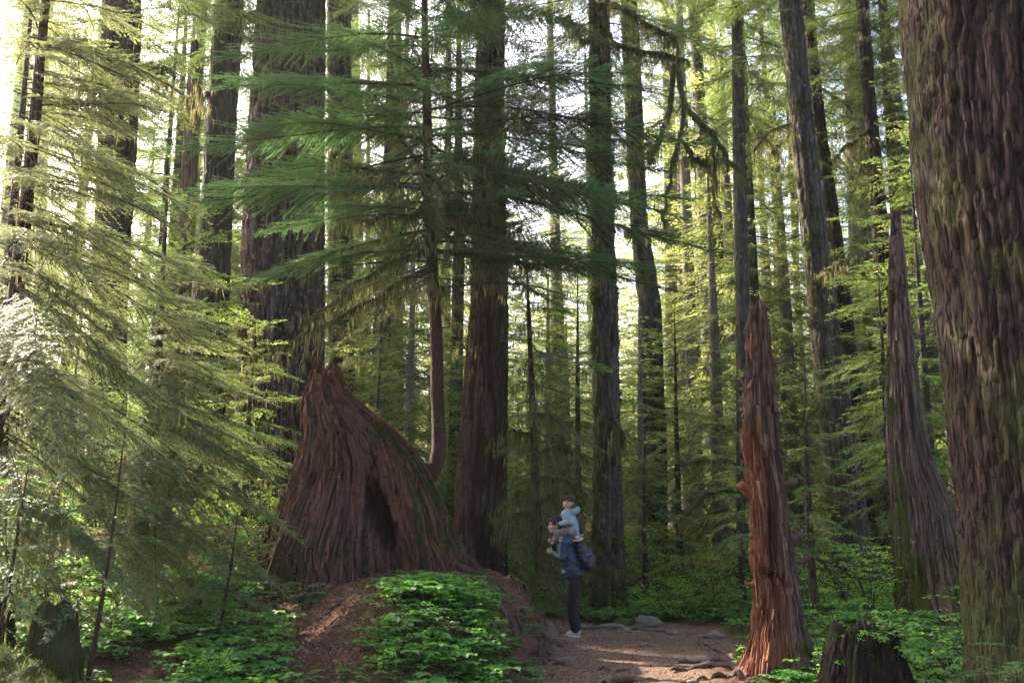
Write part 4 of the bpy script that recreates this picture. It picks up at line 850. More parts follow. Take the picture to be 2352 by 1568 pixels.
for i, (u, Y, h, rm, n, lab) in enumerate(mids):
    x = P(u, 1203, Y).x; g0 = float(H(x, Y)); kd = 'mid'
    cb = crown_bag(kd, .18 * h, h, rm, n, 120 + i, 'column' if h > 5 else 'cone', -16, 22, rmin=.5, barelow=.12)
    stem_tree('young_hemlock', lab, [(x, Y, g0 - .1), (x, Y, g0 + h * .5), (x + .05, Y, g0 + h)], [.04 + h * .008, .03 + h * .004, .006], cb, mat='bark_dark', leaf='hemlock_mid', nside=8)

tallm = [crown_bag('mid', 1.5, 17, 3.3, 105, 700 + i, 'column', -24, 20, rmin=.8).mesh('crown', LM('hemlock_mid' if i else 'canopy')) for i in range(2)]
V, Fq = tube_arrays([(0, 0, -.5), (.08, 0, 8), (0, 0, 17.3)], [.20, .15, .02], 16, .02, 3, 5); tallt = make_mesh('trunk', V, Fq, M['bark_dark'], True, attrs={'furrow': np.zeros(len(V)), 'mossy': np.full(len(V), .4)})
for i, (u, Y, s_, lab) in enumerate(((352, 24, .8, 'tall dense hemlock closing the gap right of the dark thick left trunk'), (455, 27, 1.1, 'tall dense hemlock behind the slim peeling snag at the left'), (590, 26, 1.1, 'tall hemlock showing at the left side of the very thick trunk'), (765, 33, 1.2, 'tall hemlock behind the mossy green trunk'),
        (870, 27, 1.1, 'tall hemlock left of the straight grey trunk'), (1040, 25, 1.0, 'tall hemlock between the curved hemlock and the red brown trunk'), (1755, 27, 1.15, 'tall hemlock above the tip of the orange red snag'),
        (1940, 30, 1.2, 'tall hemlock veiling the faint trunk right of the leaning trunk'), (2110, 26, 1.1, 'tall hemlock above the tip of the tall grey snag'))):
    o = empty('tall_hemlock', gpt(P(u, 1203, Y).x, Y), lab, 'tree', None); obj('trunk', tallt, o); obj('crown', tallm[i % 2], o); o.scale = (1, 1, s_); o.rotation_euler.z = i * 1.3
# ------------------------------------------------------------------ distant conifers, each one a thing built from shared meshes
var = []
for i, (kd, h, rm, n, sh, leaf) in enumerate((('far', 16, 3.4, 130, 'column', 'hemlock_far'), ('far', 20, 3.2, 150, 'column', 'hemlock_far'), ('far', 11, 3.2, 90, 'cone', 'hemlock_far'), ('far', 24, 4.0, 160, 'column', 'hemlock_far'), ('far', 7.5, 2.6, 70, 'cone', 'hemlock_far'))):
    cm = crown_bag(kd, .12 * h, h, rm, n, 300 + i, sh, -20, 22, rmin=.6).mesh('crown', LM(leaf))
    V, Fq = tube_arrays([(0, 0, -.5), (.05, 0, h * .5), (0, 0, h)], [.018 * h + .04, .012 * h, .02], 14, .02, i, 5)
    var.append((h, cm, make_mesh('trunk', V, Fq, M['bark_grey'], True, attrs={'furrow': np.zeros(len(V)), 'mossy': np.full(len(V), .3)})))
rg = random.Random(21)
names = [(70, 'the left edge'), (250, 'the dark thick left trunk'), (380, 'the gap between the two dark left trunks'), (490, 'the dark mossy left trunk'), (650, 'the very thick trunk'), (785, 'the mossy green trunk'), (860, 'the gap right of the mossy green trunk'), (915, 'the straight grey trunk'),
         (990, 'the curved young hemlock'), (1110, 'the red brown furrowed trunk'), (1215, 'the slim lichen spruce'), (1300, 'the person'), (1390, 'the mossy trunk by the person'), (1490, 'the reddish mossy trunk'), (1590, 'the pale grey trunks'), (1700, 'the straight dark trunk'), (1760, 'the orange red snag'), (1815, 'the slim grey trunk'),
         (1930, 'the thick leaning trunk'), (2030, 'the dark trunk by the grey snag'), (2120, 'the grey snag'), (2190, 'the pale leaning trunk'), (2300, 'the giant trunk')]
kinds_ = ['column shaped conifer', 'tall narrow conifer', 'broad cone shaped conifer', 'towering conifer', 'short bushy conifer']
band = [(23, 31, 'mid distance'), (31, 42, 'distant'), (42, 58, 'far off hazy')]
seen = {}
spots = []
for bi, (y0, y1, _) in enumerate(band):
    n = (20, 26, 30)[bi]
    for i in range(n):
        u = -120 + (2560) * (i + rg.uniform(.1, .9)) / n; spots.append((u, rg.uniform(y0, y1), bi))
for (u, Y, bi) in spots:
    if 60 < u < 470 and Y > 27 and rg.random() < .7: continue
    x = P(u, 1203, Y).x; vi = rg.choice((0, 1, 2, 3, 4, 4, 2)) if bi else rg.choice((2, 4, 4, 0))
    h, cm, tm = var[vi]
    nm = min(names, key=lambda q: abs(q[0] - u))
    lab = f'{band[bi][2]} {kinds_[vi]} behind {nm[1]}'
    k_ = seen.get(lab, 0); seen[lab] = k_ + 1
    if k_: lab = lab.replace(' conifer', (' shaded conifer', ' sparse conifer', ' lichened conifer')[min(k_ - 1, 2)])
    o = empty('distant_conifer', gpt(x, Y), lab, 'tree', 'distant conifers behind the big trunks')
    obj('trunk', tm, o); obj('crown', cm, o); s = rg.uniform(.8, 1.15) * (1.0, 1.1, 1.25)[bi]; o.scale = (s, s, s * rg.uniform(.9, 1.1) * (.62 if 400 < u < 1300 and Y > 27 and vi != 4 else 1)); o.rotation_euler.z = rg.uniform(0, 6.28)
# beyond them the wood reads as one mass
rg2 = np.random.default_rng(4); B = Bag()
vf = [flat(crown_bag('vfar', 1, h, 4.2, 70, 400 + i, 'column', -20, 20)) for i, h in enumerate((12, 17, 22))]
for bg_ in vf:
    bg_.M[4] = [np.minimum(m_, 1) for m_ in bg_.M[4]]
for k in range(3): place_bags(B, vf[k], [(x, y, float(H(x, y)), s) for x, y, s in zip(rg2.uniform(-30, 50, 30), rg2.uniform(62, 92, 30), rg2.uniform(.8, 1.2, 30))], rg2)
ob = obj('far_woods', B.mesh('far_woods', [M['hemlock_far'], M['twig']])); info(ob, 'hazy mass of conifers closing the view far behind the trunks', 'woods', None, 'stuff')
# thin far trunks
rg = random.Random(9)
tn = []
V, Fq = tube_arrays([(0, 0, -1), (.1, 0, 10), (.25, 0, 30)], [.30, .24, .10], 16, .03, 2, 3); tm = make_mesh('trunk', V, Fq, M['bark_grey'], True, attrs={'furrow': np.zeros(len(V)), 'mossy': np.full(len(V), .2)})
for i in range(16):
    u = -60 + 2480 * (i + rg.uniform(.1, .9)) / 16; Y = rg.uniform(38, 62); nm = min(names, key=lambda q: abs(q[0] - u)); lab = f'slim bare far trunk behind {nm[1]}'
    k_ = seen.get(lab, 0); seen[lab] = k_ + 1
    if k_: lab = lab.replace('slim bare', ('paler slim bare', 'thinnest bare')[min(k_ - 1, 1)])
    o = empty('distant_bare_tree', gpt(P(u, 1203, Y).x, Y), lab, 'tree', 'slim far trunks'); t1 = obj('trunk', tm, o); o.rotation_euler = (0, R(rg.uniform(-2, 2)), rg.uniform(0, 6)); s = rg.uniform(.6, 1.1); o.scale = (s, s, 1)
    if i % 3: continue
    c1 = obj('crown', rg.choice(hif), o); c1.location = (0, 0, rg.uniform(13, 19)); c1.scale = (.8 / s, .8 / s, .8)

# ------------------------------------------------------------------ shrubs, ground cover, ferns
rg = np.random.default_rng(31)
SH = [shrub_bag(1.5, .8, 1, .055, 10, 16), shrub_bag(1.9, .9, 2, .06, 11, 16), shrub_bag(1.0, .6, 3, .06, 8, 12)]
shm = [s.mesh('leaves', [M['broad'], M['twig']]) for s in SH]
sh_spots = [(1480, 17.9, 2, 'low bright leafed shrub at the foot of the mossy trunk beside the boulder', .6), (1560, 17.3, 0, 'bright green leafy shrub at the far edge of the path', .75), (1640, 17.6, 1, 'tall leafy shrub between the path and the reddish mossy trunk', .8),
            (1690, 16.6, 0, 'leafy shrub just left of the orange red snag', .7), (1600, 19.5, 1, 'broad leafy shrub behind the path edge shrubs', .95), (1510, 20.5, 1, 'shaded leafy shrub before the reddish mossy trunk', .9), (1905, 13.0, 0, 'leafy shrub right behind the orange red snag', .8),
            (1985, 14.6, 1, 'tall leafy shrub between the orange red snag and the grey snag', .9), (1925, 17.0, 1, 'tall shaded leafy shrub at the foot of the thick leaning trunk', 1.0), (2045, 17.2, 1, 'tall shaded leafy shrub left of the grey snag foot', 1.0), (2260, 12.5, 0, 'leafy shrub between the grey snag and the giant trunk', .8),
            (1850, 18.2, 1, 'tall leafy shrub under the young hemlock behind the orange snag', 1.0), (610, 15.2, 0, 'yellow green vine maple spray left of the big stump', .95), (560, 13.6, 2, 'bright leafy shrub at the left foot of the big stump', .8), (430, 12.4, 1, 'leafy shrub half hidden beneath the sunlit branches', .7)]
for (u, Y, k, lab, s) in sh_spots:
    x = P(u, 1203, Y).x; o = empty('leafy_shrub', gpt(x, Y), lab, 'shrub', 'leafy green shrubs'); obj('leaves', shm[k], o); o.scale = (s, s, s); o.rotation_euler.z = rg.uniform(0, 6.28)
# big bright shrub over the black stump
for (u, Y, h, r, n, leaf, lab, sd_) in ((1985, 9.25, .92, .62, 16, .052, 'large bright green shrub growing over the blackened stump right of the snag', 5), (2080, 10.6, .55, .6, 12, .05, 'low sunlit leafy shrub between the blackened stump and the giant trunk', 6), (1870, 10.1, .75, .35, 6, .05, 'small pale shrub touching the right flank of the orange red snag', 7),
                                       (2150, 9.0, .45, .5, 10, .045, 'low leafy plant clump in front of the giant trunk', 8), (1700, 11.4, .38, .25, 8, .035, 'small sunlit yellow green plant clump at the left foot of the orange snag', 9), (655, 8.6, .55, .4, 12, .052, 'bright leafy shrub on the left bank of the litter trail', 10), (590, 8.2, .5, .45, 12, .05, 'leafy shrub at the bottom left beside the fern', 11), (520, 9.2, .5, .5, 12, .05, 'leafy shrub on the slope under the sunlit branches', 12)):
    b = shrub_bag(h, r, sd_, leaf, n, 20); x = P(u, 1203, Y).x
    dz = .38 if sd_ == 5 else 0
    o = empty('leafy_shrub', gpt(x, Y, dz), lab, 'shrub'); obj('leaves', b.mesh('leaves', [M['broad'], M['twig']]), o)
# undergrowth mass
U = Bag(); SHf = [flat(s) for s in (shrub_bag(1.3, .9, 21, .065, 7, 12, False), shrub_bag(.8, .8, 22, .06, 7, 12, False), shrub_bag(1.8, 1.0, 23, .08, 7, 12, False))]
def ok(x, y): return float(path_mask(x, y)) < .05
spt = [[], [], []]
for i in range(520):
    y = 17.2 + 18 * rg.random() ** 1.6 if i < 430 else rg.uniform(11, 18); x = rg.uniform(-.56, .56) * y
    if i >= 430 and not (x > 3.6 or x < -3.9): continue
    if not ok(x, y): continue
    if y < 18.4 and .3 < x < 1.9 : continue
    spt[rg.integers(0, 3) if y > 20 else rg.integers(0, 2)].append((x, y, float(H(x, y)) - .05, rg.uniform(.6, 1.2)))
for k in range(3): place_bags(U, SHf[k], spt[k], rg)
ob = obj('undergrowth', U.mesh('undergrowth', [M['broad'], M['twig']])); info(ob, 'bright green leafy undergrowth spreading between the trunks behind the path', 'undergrowth', None, 'stuff')
G_ = Bag(); ros = [flat(rosette_bag(7, s, .055 + .01 * (s % 2), .13, .17)) for s in (1, 2, 3)]; spt = [[], [], []]
def cover(n, fn, s0=.7, s1=1.2):
    k = 0
    while k < n:
        x, y = fn(); k += 1
        if x is None: continue
        spt[rg.integers(0, 3)].append((x, y, float(H(x, y)), rg.uniform(s0, s1)))
def mound():
    y = rg.uniform(8.0, 12.2); x = rg.normal(-.65 - .02 * (12 - y), .40 + .05 * (12 - y))
    lo = np.interp(y, [8, 9, 11, 12.2], [-1.35, -1.35, -1.35, -1.0]); hi_ = np.interp(y, [8, 9, 11, 12.2], [-.25, -.12, -.2, -.45])
    return (x, y) if lo < x < hi_ and noise(x * 3.2, y * 3.2, 0, 61) + .5 * noise(x * 8, y * 8, 0, 64) > -.02 else (None, None)
def leftbank():
    y = rg.uniform(7.6, 13.5); x = rg.uniform(-6.5, np.interp(y, [7, 9, 11, 13.5], [-1.85, -2.05, -2.4, -3.6]))
    return (x, y) if noise(x * 1.5, y * 1.5, 0, 62) > -.35 else (None, None)
def right():
    y = rg.uniform(8, 17); x = rg.uniform(2.3 + (y - 9) * .16, 6.5); return (x, y) if ok(x, y) and noise(x * 1.5, y * 1.5, 0, 63) > -.3 else (None, None)
def back():
    y = rg.uniform(16.6, 22); x = rg.uniform(-1.5, 6); return (x, y) if ok(x, y) else (None, None)
cover(1000, mound, .35, 1.5); cover(260, lambda: (rg.uniform(-1.6, .3), rg.uniform(8, 13)), .35, .8); cover(1400, leftbank, .6, 1.6); cover(900, right, .8, 1.5); cover(900, back, .9, 1.7)
for k in range(3): place_bags(G_, ros[k], spt[k], rg)
ob = obj('ground_cover', G_.mesh('ground_cover', [M['clover'], M['twig']])); info(ob, 'low clover like leaves covering the mound and the banks', 'ground cover', None, 'stuff')
# moss cushions and tufts
n = 60000; y = rg.uniform(7.4, 13.5, n); x = rg.uniform(-6.2, 6.2, n); md = (noise(x * 1.8, y * 1.8, 0, 71) > .0) & (path_mask(x, y) < .05)
gx2 = np.interp(y, [7, 9, 11, 13, 15], [-1.45, -1.68, -2.0, -2.9, -3.6]); md &= (np.abs(x - gx2) > .33) & ~((x > -2.6) & (y > 12.3) & (x < 1)) & (y < 12.9); x, y = x[md], y[md]
O = np.stack([x, y, H(x, y) - .005], 1); D = rg.normal(0, .5, O.shape); D[:, 2] = 1; D /= np.linalg.norm(D, axis=1)[:, None]
V, Fq = diamonds(O, D, rg.uniform(.02, .05, len(O)), np.full(len(O), .014), .5, rg); b = Bag(); b.add(V, Fq, 0, np.repeat(rg.random(len(O)), 4))
ob = obj('ground_moss', b.mesh('ground_moss', [M['moss']])); info(ob, 'olive moss cushions between the low leaves', 'moss', None, 'stuff')
# needle and bark litter
n = 150000; y = 7.4 + 10.5 * rg.random(n) ** 1.2; x = rg.uniform(-.5, .5, n) * y; x = np.where(rg.random(n) < .5, rg.normal(-1.2, 1.3, n), x)
pm_ = path_mask(x, y); kp = rg.random(n) > pm_ * .55; x, y = x[kp], y[kp]
O = np.stack([x, y, H(x, y) + .004], 1); a = rg.uniform(0, 6.28, len(x)); D = np.stack([np.cos(a), np.sin(a), rg.normal(.1, .25, len(x))], 1); D /= np.linalg.norm(D, axis=1)[:, None]
V, Fq = diamonds(O, D, rg.uniform(.015, .055, len(O)), rg.uniform(.006, .018, len(O)), .5, rg); b = Bag(); b.add(V, Fq, 0, np.repeat(rg.random(len(O)), 4))
tl = NT('litter'); cl_ = tl.ramp(tl.attr('rnd'), [(0, (.045, .022, .014)), (.5, (.11, .052, .032)), (.85, (.19, .105, .07)), (1, (.30, .22, .16))]); M['litter'] = tl.done(tl.bsdf(cl_, .9, spec=.15))
ob = obj('leaf_litter', b.mesh('leaf_litter', [M['litter']])); info(ob, 'reddish brown bark and needle litter strewn over the ground', 'litter', None, 'stuff')
# ferns
for i, (u, Y, L, n, up, lab) in enumerate(((490, 7.9, .50, 3, 1.25, 'upright yellow green fern frond at the bottom left'), (560, 7.8, .42, 4, .7, 'arching fern at the bottom edge left of the litter trail'), (455, 9.8, .5, 7, .8, 'sunlit fern at the tip of the drooping branches'), (1000, 8.1, .26, 6, .6, 'small fern among the clover leaves on the mound'), (930, 9.6, .30, 6, .7, 'little fern in the middle of the leafy mound'), (1040, 10.6, .26, 5, .8, 'little fern near the top of the leafy mound'), (700, 9.4, .34, 6, .7, 'little fern at the left side of the litter trail'), (2300, 7.6, .5, 9, .8, 'dark green fern at the foot of the giant trunk'), (20, 7.4, .5, 8, .8, 'glossy dark fern in front of the rotting log'))):
    x = P(u, 1203, Y).x; o = empty('fern', gpt(x, Y), lab, 'fern'); obj('fronds', fern_bag(L, n, i, up).mesh('fronds', [M['fern'], M['twig']]), o)
rg = np.random.default_rng(51); MS = [shrub_bag(.26, .16, 61, .045, 5, 9), shrub_bag(.20, .20, 62, .030, 6, 10)]; msm = [m_.mesh('leaves', [M['broad'], M['twig']]) for m_ in MS]
for i, (x, y) in enumerate(((-.55, 11.6), (-.95, 11.2), (-.3, 10.6), (-1.2, 10.3), (-.7, 9.9), (-.2, 9.6), (-1.1, 9.3), (-.6, 8.9), (-.95, 8.5), (-.25, 8.7))):
    o = empty('mound_plant', gpt(x, y), 'small upright leafy plant rising above the clover leaves on the mound', 'plant', 'small leafy plants on the mound'); obj('leaves', msm[i % 2], o); s = rg.uniform(.8, 1.5); o.scale = (s, s, s); o.rotation_euler.z = i * 2.1
# small hemlock sprouts at the foot of the giant trunk
for i, (u, Y, h, r, lab) in enumerate(((2230, 7.9, .65, .55, 'small dark hemlock seedling left of the giant trunk foot'), (2330, 7.3, .85, .7, 'dark hemlock seedling in the bottom right corner'), (640, 13.2, .75, .8, 'flat blue green hemlock seedling touching the left foot of the big stump'), (700, 12.3, .35, .6, 'low faint hemlock seedling on the litter before the big stump'))):
    x = P(u, 1203, Y).x; g0 = float(H(x, Y)); cb = crown_bag('near', .2 * h, h, r, 16, 500 + i, 'column', -5, 15, rmin=.35)
    stem_tree('hemlock_seedling', lab, [(x, Y, g0 - .03), (x + .02, Y, g0 + h * .5), (x, Y, g0 + h)], [.012, .008, .003], cb, nside=6)

# ------------------------------------------------------------------ rocks and surface roots
M['rock'] = plain('rock', (.125, .100, .082), .85, 9, .3, .5, bd=.02)
def rock(u, v, w_, Y, lab, seed, flatn=.55, moss=0):
    x = P(u, v, Y).x; r = w_ / 2 * Y / F; n, m_ = 28, 16; th = np.linspace(0, 2 * np.pi, n, endpoint=False); ph = np.linspace(-.5 * np.pi + .05, .5 * np.pi - .02, m_)
    T, Q = np.meshgrid(th, ph); d = np.stack([np.cos(T) * np.cos(Q), np.sin(T) * np.cos(Q), np.sin(Q)], -1)
    f = 1 + .45 * fbm(d[..., 0] * 1.6 + seed, d[..., 1] * 1.6, d[..., 2] * 1.6, 3, seed); V = (d * f[..., None] * r * np.array([1, .8, flatn])).reshape(-1, 3)
    o = obj('rock', make_mesh('rock', V, grid_faces(n, m_), M['moss_rock'] if moss else M['rock'], True), None, gpt(x, Y, r * flatn * .35)); return info(o, lab, 'rock', 'rocks along the path')
M['moss_rock'] = plain('moss_on_rock', (.075, .085, .018), 1, 30, .5, .8, bd=.02)
for i, a in enumerate(((1492, 1425, 62, 16.3, 'largest grey boulder at the far edge of the path'), (1432, 1418, 50, 16.6, 'mossy green hump beside the largest grey boulder'), (1405, 1440, 60, 16.0, 'flat grey stone just right of the person', .3), (1440, 1446, 22, 15.4, 'small upright stone in front of the mossy hump', .9),
                       (1545, 1444, 30, 15.3, 'low rounded stone right of the largest boulder', .5), (1340, 1432, 40, 16.3, 'flat stone behind the feet of the person', .3), (1640, 1452, 46, 14.6, 'dark stone near the roots left of the orange snag', .5), (1568, 1490, 26, 12.3, 'small dark stone on the sunlit patch of path', .5),
                       (1300, 1490, 46, 12.4, 'half buried stone at the left side of the path', .3), (1510, 1556, 62, 10.4, 'flat half buried stone at the bottom of the path', .25), (1590, 1548, 30, 10.6, 'small stone at the bottom of the path by the roots', .35), (1480, 1464, 24, 13.8, 'tiny stone in the middle of the path', .4), (1620, 1500, 30, 12.0, 'stone lying against the pale roots', .5))):
    rock(a[0], a[1], a[2], a[3], a[4], i, a[5] if len(a) > 5 else .55, 1 if i == 1 else 0)
def ground_root(name, lab, ctrl, r, mat, seed, parent=None, n=50, lift=.3):
    c = []
    for u, v, Y in ctrl:
        x = P(u, v, Y).x; c.append((x, Y, float(H(x, Y)) + r * lift))
    cc = curve_pts(c, n); cc[:, 2] = H(cc[:, 0], cc[:, 1]) + r * lift + .03 * noise(np.arange(n) * .23, seed, 0, 4)
    V, Fq = tube_arrays(cc, np.linspace(r, r * .35, n) * (1 + .25 * noise(np.arange(n) * .3, seed, 0, 6)), 14, r * .35, seed, 14)
    o = np.array(tuple(parent.location)) if parent else cc[0]
    at = {'furrow': np.zeros(len(V)), 'heart_sun': np.full(len(V), .15), 'mossy': np.full(len(V), .15)}
    ob = obj(name, make_mesh(name, V - o, Fq, mat, True, attrs=at), parent, None if parent else tuple(o))
    if not parent: info(ob, lab, 'root')
    return ob
M['root'] = wood_mat('root_wood', (.17, .115, .085), (.13, .088, .066), (.05, .03, .022))
for i, (ctrl, r) in enumerate((([(1722, 1460, 10.9), (1690, 1455, 11.6), (1655, 1470, 12.0), (1610, 1500, 12.0), (1560, 1515, 11.9)], .05), ([(1720, 1470, 10.8), (1680, 1480, 11.2), (1640, 1510, 11.3), (1590, 1520, 11.3), (1540, 1525, 11.2)], .045),
        ([(1720, 1500, 10.7), (1670, 1520, 10.8), (1620, 1535, 10.7), (1560, 1540, 10.6)], .035), ([(1760, 1545, 10.4), (1700, 1555, 10.2), (1650, 1560, 10.15), (1600, 1575, 10.1)], .06), ([(1850, 1560, 10.4), (1790, 1565, 10.1), (1720, 1580, 9.9), (1650, 1580, 9.95)], .06), ([(1700, 1450, 11.2), (1672, 1440, 12.6), (1640, 1450, 13.4), (1600, 1450, 14)], .04))):
    ground_root('root', '', ctrl, r, M['root'], i, SNAG)
for i, (ctrl, r, lab) in enumerate((([(1265, 1440, 15.2), (1330, 1436, 15.9), (1420, 1440, 15.8), (1500, 1444, 15.6), (1600, 1446, 15.4)], .04, 'long pale root crossing the far edge of the path'), ([(1250, 1500, 12.2), (1310, 1520, 11.8), (1380, 1530, 11.6), (1450, 1534, 11.4)], .03, 'root snaking along the left half of the path'),
        ([(1390, 1560, 10.5), (1460, 1548, 10.8), (1540, 1552, 10.7), (1600, 1560, 10.6)], .035, 'dark root across the bottom of the path'), ([(1130, 1405, 13.2), (1155, 1400, 12.9), (1150, 1440, 12.4), (1170, 1480, 12.0)], .035, 'bent pale root dangling down the right bank of the mound'),
        ([(1180, 1370, 13.8), (1225, 1375, 13.6), (1262, 1395, 13.6), (1300, 1420, 13.5)], .028, 'thin root poking from the top of the bank beside the person'), ([(760, 1400, 11.6), (830, 1392, 11.8), (880, 1380, 12.0)], .018, 'dark stick lying across the litter trail'), ([(740, 1425, 11.0), (810, 1405, 11.3), (860, 1400, 11.4)], .013, 'thin dark stick just below the other on the litter trail'),
        ([(1060, 1345, 13.0), (1110, 1380, 12.9), (1160, 1420, 12.6), (1200, 1470, 12.3)], .03, 'mossy root running down the bank from the stump'))):
    ground_root('surface_root', lab, ctrl, r, M['root'], i + 20)
# bundle of fine roots hanging out of the bank
rg = np.random.default_rng(12); b = Bag(); o = gpt(.1, 13.2); 
for i in range(300):
    y = rg.uniform(10.5, 14.8); x = bank_x(y) - rg.uniform(-.05, .5); p = [np.array([x, y, float(H(x, y)) + .01])]; a = rg.normal(0, .8)
    for k in range(6):
        x += rg.uniform(-.03, .07); y += rg.normal(0, .06); p.append(np.array([x, y, float(H(x, y)) + rg.uniform(.0, .05)]))
    b.tube(np.array(p) - np.array(tuple(o)), np.linspace(.010, .002, 7) * rg.uniform(.5, 1.5), 5)
ob = obj('root_tangle', b.mesh('root_tangle', [M['root']], True), None, o); info(ob, 'tangle of fine roots hanging out of the eroded bank of the mound', 'roots', None, 'stuff')

for k_, n_ in (('M', 16000), ('D', 9000), ('L', 7000)):
    o_, cl_, Y_k, tk_ = TR[k_]; me_ = tk_.data; Vm = np.zeros(len(me_.vertices) * 3, np.float32); me_.vertices.foreach_get('co', Vm); Vm = Vm.reshape(-1, 3) + np.array(tuple(o_.location)); ms_ = np.zeros(len(Vm), np.float32); me_.attributes['mossy'].data.foreach_get('value', ms_)
    vis = Vm[:, 2] < 12; moss_tufts(o_, Vm[vis], {'mossy': ms_[vis] * .8}, n_, .20, 'moss_cover', 7, .03, .08)
# ------------------------------------------------------------------ people
def uvs(n=16, m_=10):
    th = np.linspace(0, 2 * np.pi, n, endpoint=False); ph = np.linspace(-np.pi / 2 + .01, np.pi / 2 - .01, m_)
    T, Q = np.meshgrid(th, ph); return np.stack([np.cos(T) * np.cos(Q), np.sin(T) * np.cos(Q), np.sin(Q)], -1).reshape(-1, 3), grid_faces(n, m_)
_S, _SF = uvs()
class Blob:
    def __init__(s): s.V = []; s.F = []; s.n = 0
    def _add(s, V, Fq):
        for f in Fq: s.F.append(np.asarray(f) + s.n)
        s.V.append(V); s.n += len(V)
    def ball(s, c, r, rot=0.0, axis='Y'):
        r = np.array(r if isinstance(r, (tuple, list)) else (r, r, r), float); V = _S * r
        if rot: V = V @ np.array(Matrix.Rotation(rot, 3, axis)).T
        cap = [np.arange(16)[::-1][None, :], np.arange(len(V) - 16, len(V))[None, :]]
        s.V.append(V + np.array(c)); s.F += [_SF + s.n] ; s.F += [c_ + s.n for c_ in cap]; s.n += len(V)
    def limb(s, pts, rad, sq=1.0, k=10):
        """tapered rounded limb through the joints"""
        pts = [np.array(p, float) for p in pts]
        for (a, b), (r, q) in zip(zip(pts[:-1], pts[1:]), zip(rad[:-1], rad[1:])):
            n = max(3, int(np.linalg.norm(b - a) / (min(r, q) * .55)))
            c = np.array([a + (b - a) * t for t in np.linspace(0, 1, n)]); rr = np.linspace(r, q, n)
            for ci, ri in zip(c, rr): s.ball(ci, (ri, ri * sq, ri))
    def build(s, name, mat, parent, vox=.008, smooth=3, disp=None):
        Fl = {3: [], 4: [], 16: []}
        for f in s.F: Fl.setdefault(f.shape[1], []).append(f)
        me = make_mesh(name, np.concatenate(s.V), [np.concatenate(v) for v in Fl.values() if v], mat, True)
        o = obj(name, me, parent); m_ = o.modifiers.new('remesh', 'REMESH'); m_.mode = 'VOXEL'; m_.voxel_size = vox; m_.use_smooth_shade = True
        m2 = o.modifiers.new('smooth', 'SMOOTH'); m2.iterations = smooth; m2.factor = .6
        dg = bpy.context.evaluated_depsgraph_get(); dg.update(); ev = o.evaluated_get(dg); new = bpy.data.meshes.new_from_object(ev)
        o.modifiers.clear(); o.data = new
        if disp:
            V = np.zeros(len(new.vertices) * 3, np.float32); new.vertices.foreach_get('co', V); V = V.reshape(-1, 3)
            N = np.zeros(len(V) * 3, np.float32); new.vertices.foreach_get('normal', N); N = N.reshape(-1, 3)
            V = V + N * disp(V)[:, None]; new.vertices.foreach_set('co', V.astype(np.float32).ravel()); new.update()
        for p in new.polygons: p.use_smooth = True
        new.materials.clear(); new.materials.append(mat); return o
M['skin'] = plain('skin', (.42, .24, .165), .55, 40, .08, .05); M['hair'] = plain('hair', (.012, .009, .008), .5, 120, .4, .5)
M['jacket'] = plain('blue_jacket_fabric', (.006, .034, .062), .55, 14, .15, .35, bd=.02, spec=.4); M['trousers'] = plain('black_trousers', (.010, .0095, .012), .85, 60, .2, .1, bd=.003)
M['pack'] = plain('black_nylon', (.014, .015, .021), .45, 12, .3, .4, bd=.02, spec=.5); M['shoe'] = plain('grey_shoe', (.27, .25, .235), .8, 40, .2, .3); M['sole'] = plain('pale_sole', (.45, .43, .40), .8)
M['puffer'] = plain('pale_blue_puffer', (.23, .30, .32), .5, 16, .1, .35, bd=.02, spec=.4); M['khaki'] = plain('khaki_trousers', (.16, .135, .11), .9, 14, .15, .3, bd=.02); M['hat'] = plain('pink_cloth', (.50, .36, .33), .9, 30, .1, .1); M['eye'] = plain('eye_dark', (.02, .012, .01), .2, 5, .1); M['lip'] = plain('lips', (.36, .13, .10), .5); M['white'] = plain('eye_white', (.6, .58, .55), .4)
X0, Y0 = P(1286 - 12, 1448, 15).x, 15.0
X0 = P(1318, 1448, 15).x; Z0 = float(H(X0, Y0))
K = .001772
def c(cx, cy, y=0.0): return np.array([(cx - 545) * K, y, (1370 - cy) * K])
man = empty('person', (X0, Y0, Z0), 'adult in a dark blue jacket carrying a child on their shoulders, facing left', 'person')
# body with head, neck, arms, hands and legs in one surface
b = Blob()
hd = c(398, 478); b.ball(hd + [0.012, 0, .028], (.096, .076, .098)); b.ball(hd + [-.028, 0, -.02], (.066, .062, .085), .12); b.ball(hd + [-.038, 0, -.072], (.048, .048, .042)); b.ball(hd + [-.060, 0, -.092], (.022, .026, .018))
b.limb([hd + [-.082, 0, .012], hd + [-.100, 0, -.022]], [.010, .013]); b.ball(hd + [-.096, 0, -.028], (.013, .018, .010)); b.ball(hd + [-.080, 0, .035], (.014, .05, .010)); b.ball(hd + [-.083, 0, -.057], (.014, .022, .007)); b.ball(hd + [-.083, 0, -.068], (.013, .020, .007))
for s_ in (-1, 1): b.ball(hd + [.022, s_ * .078, -.018], (.018, .008, .030), -.2); b.ball(hd + [-.064, s_ * .040, -.028], (.024, .022, .024))
b.limb([hd + [.015, 0, -.05], c(440, 575)], [.052, .060]); b.limb([c(450, 590), c(500, 700), c(540, 880)], [.10, .12, .125], 1.25)
SHO = {-1: c(468, 612, -.19), 1: c(455, 608, .19)}; ELB = {-1: c(452, 738, -.215), 1: c(440, 715, .2)}; WRI = {-1: c(378, 702, -.10), 1: c(386, 634, .09)}; HAN = {-1: c(356, 690, -.075), 1: c(366, 612, .07)}
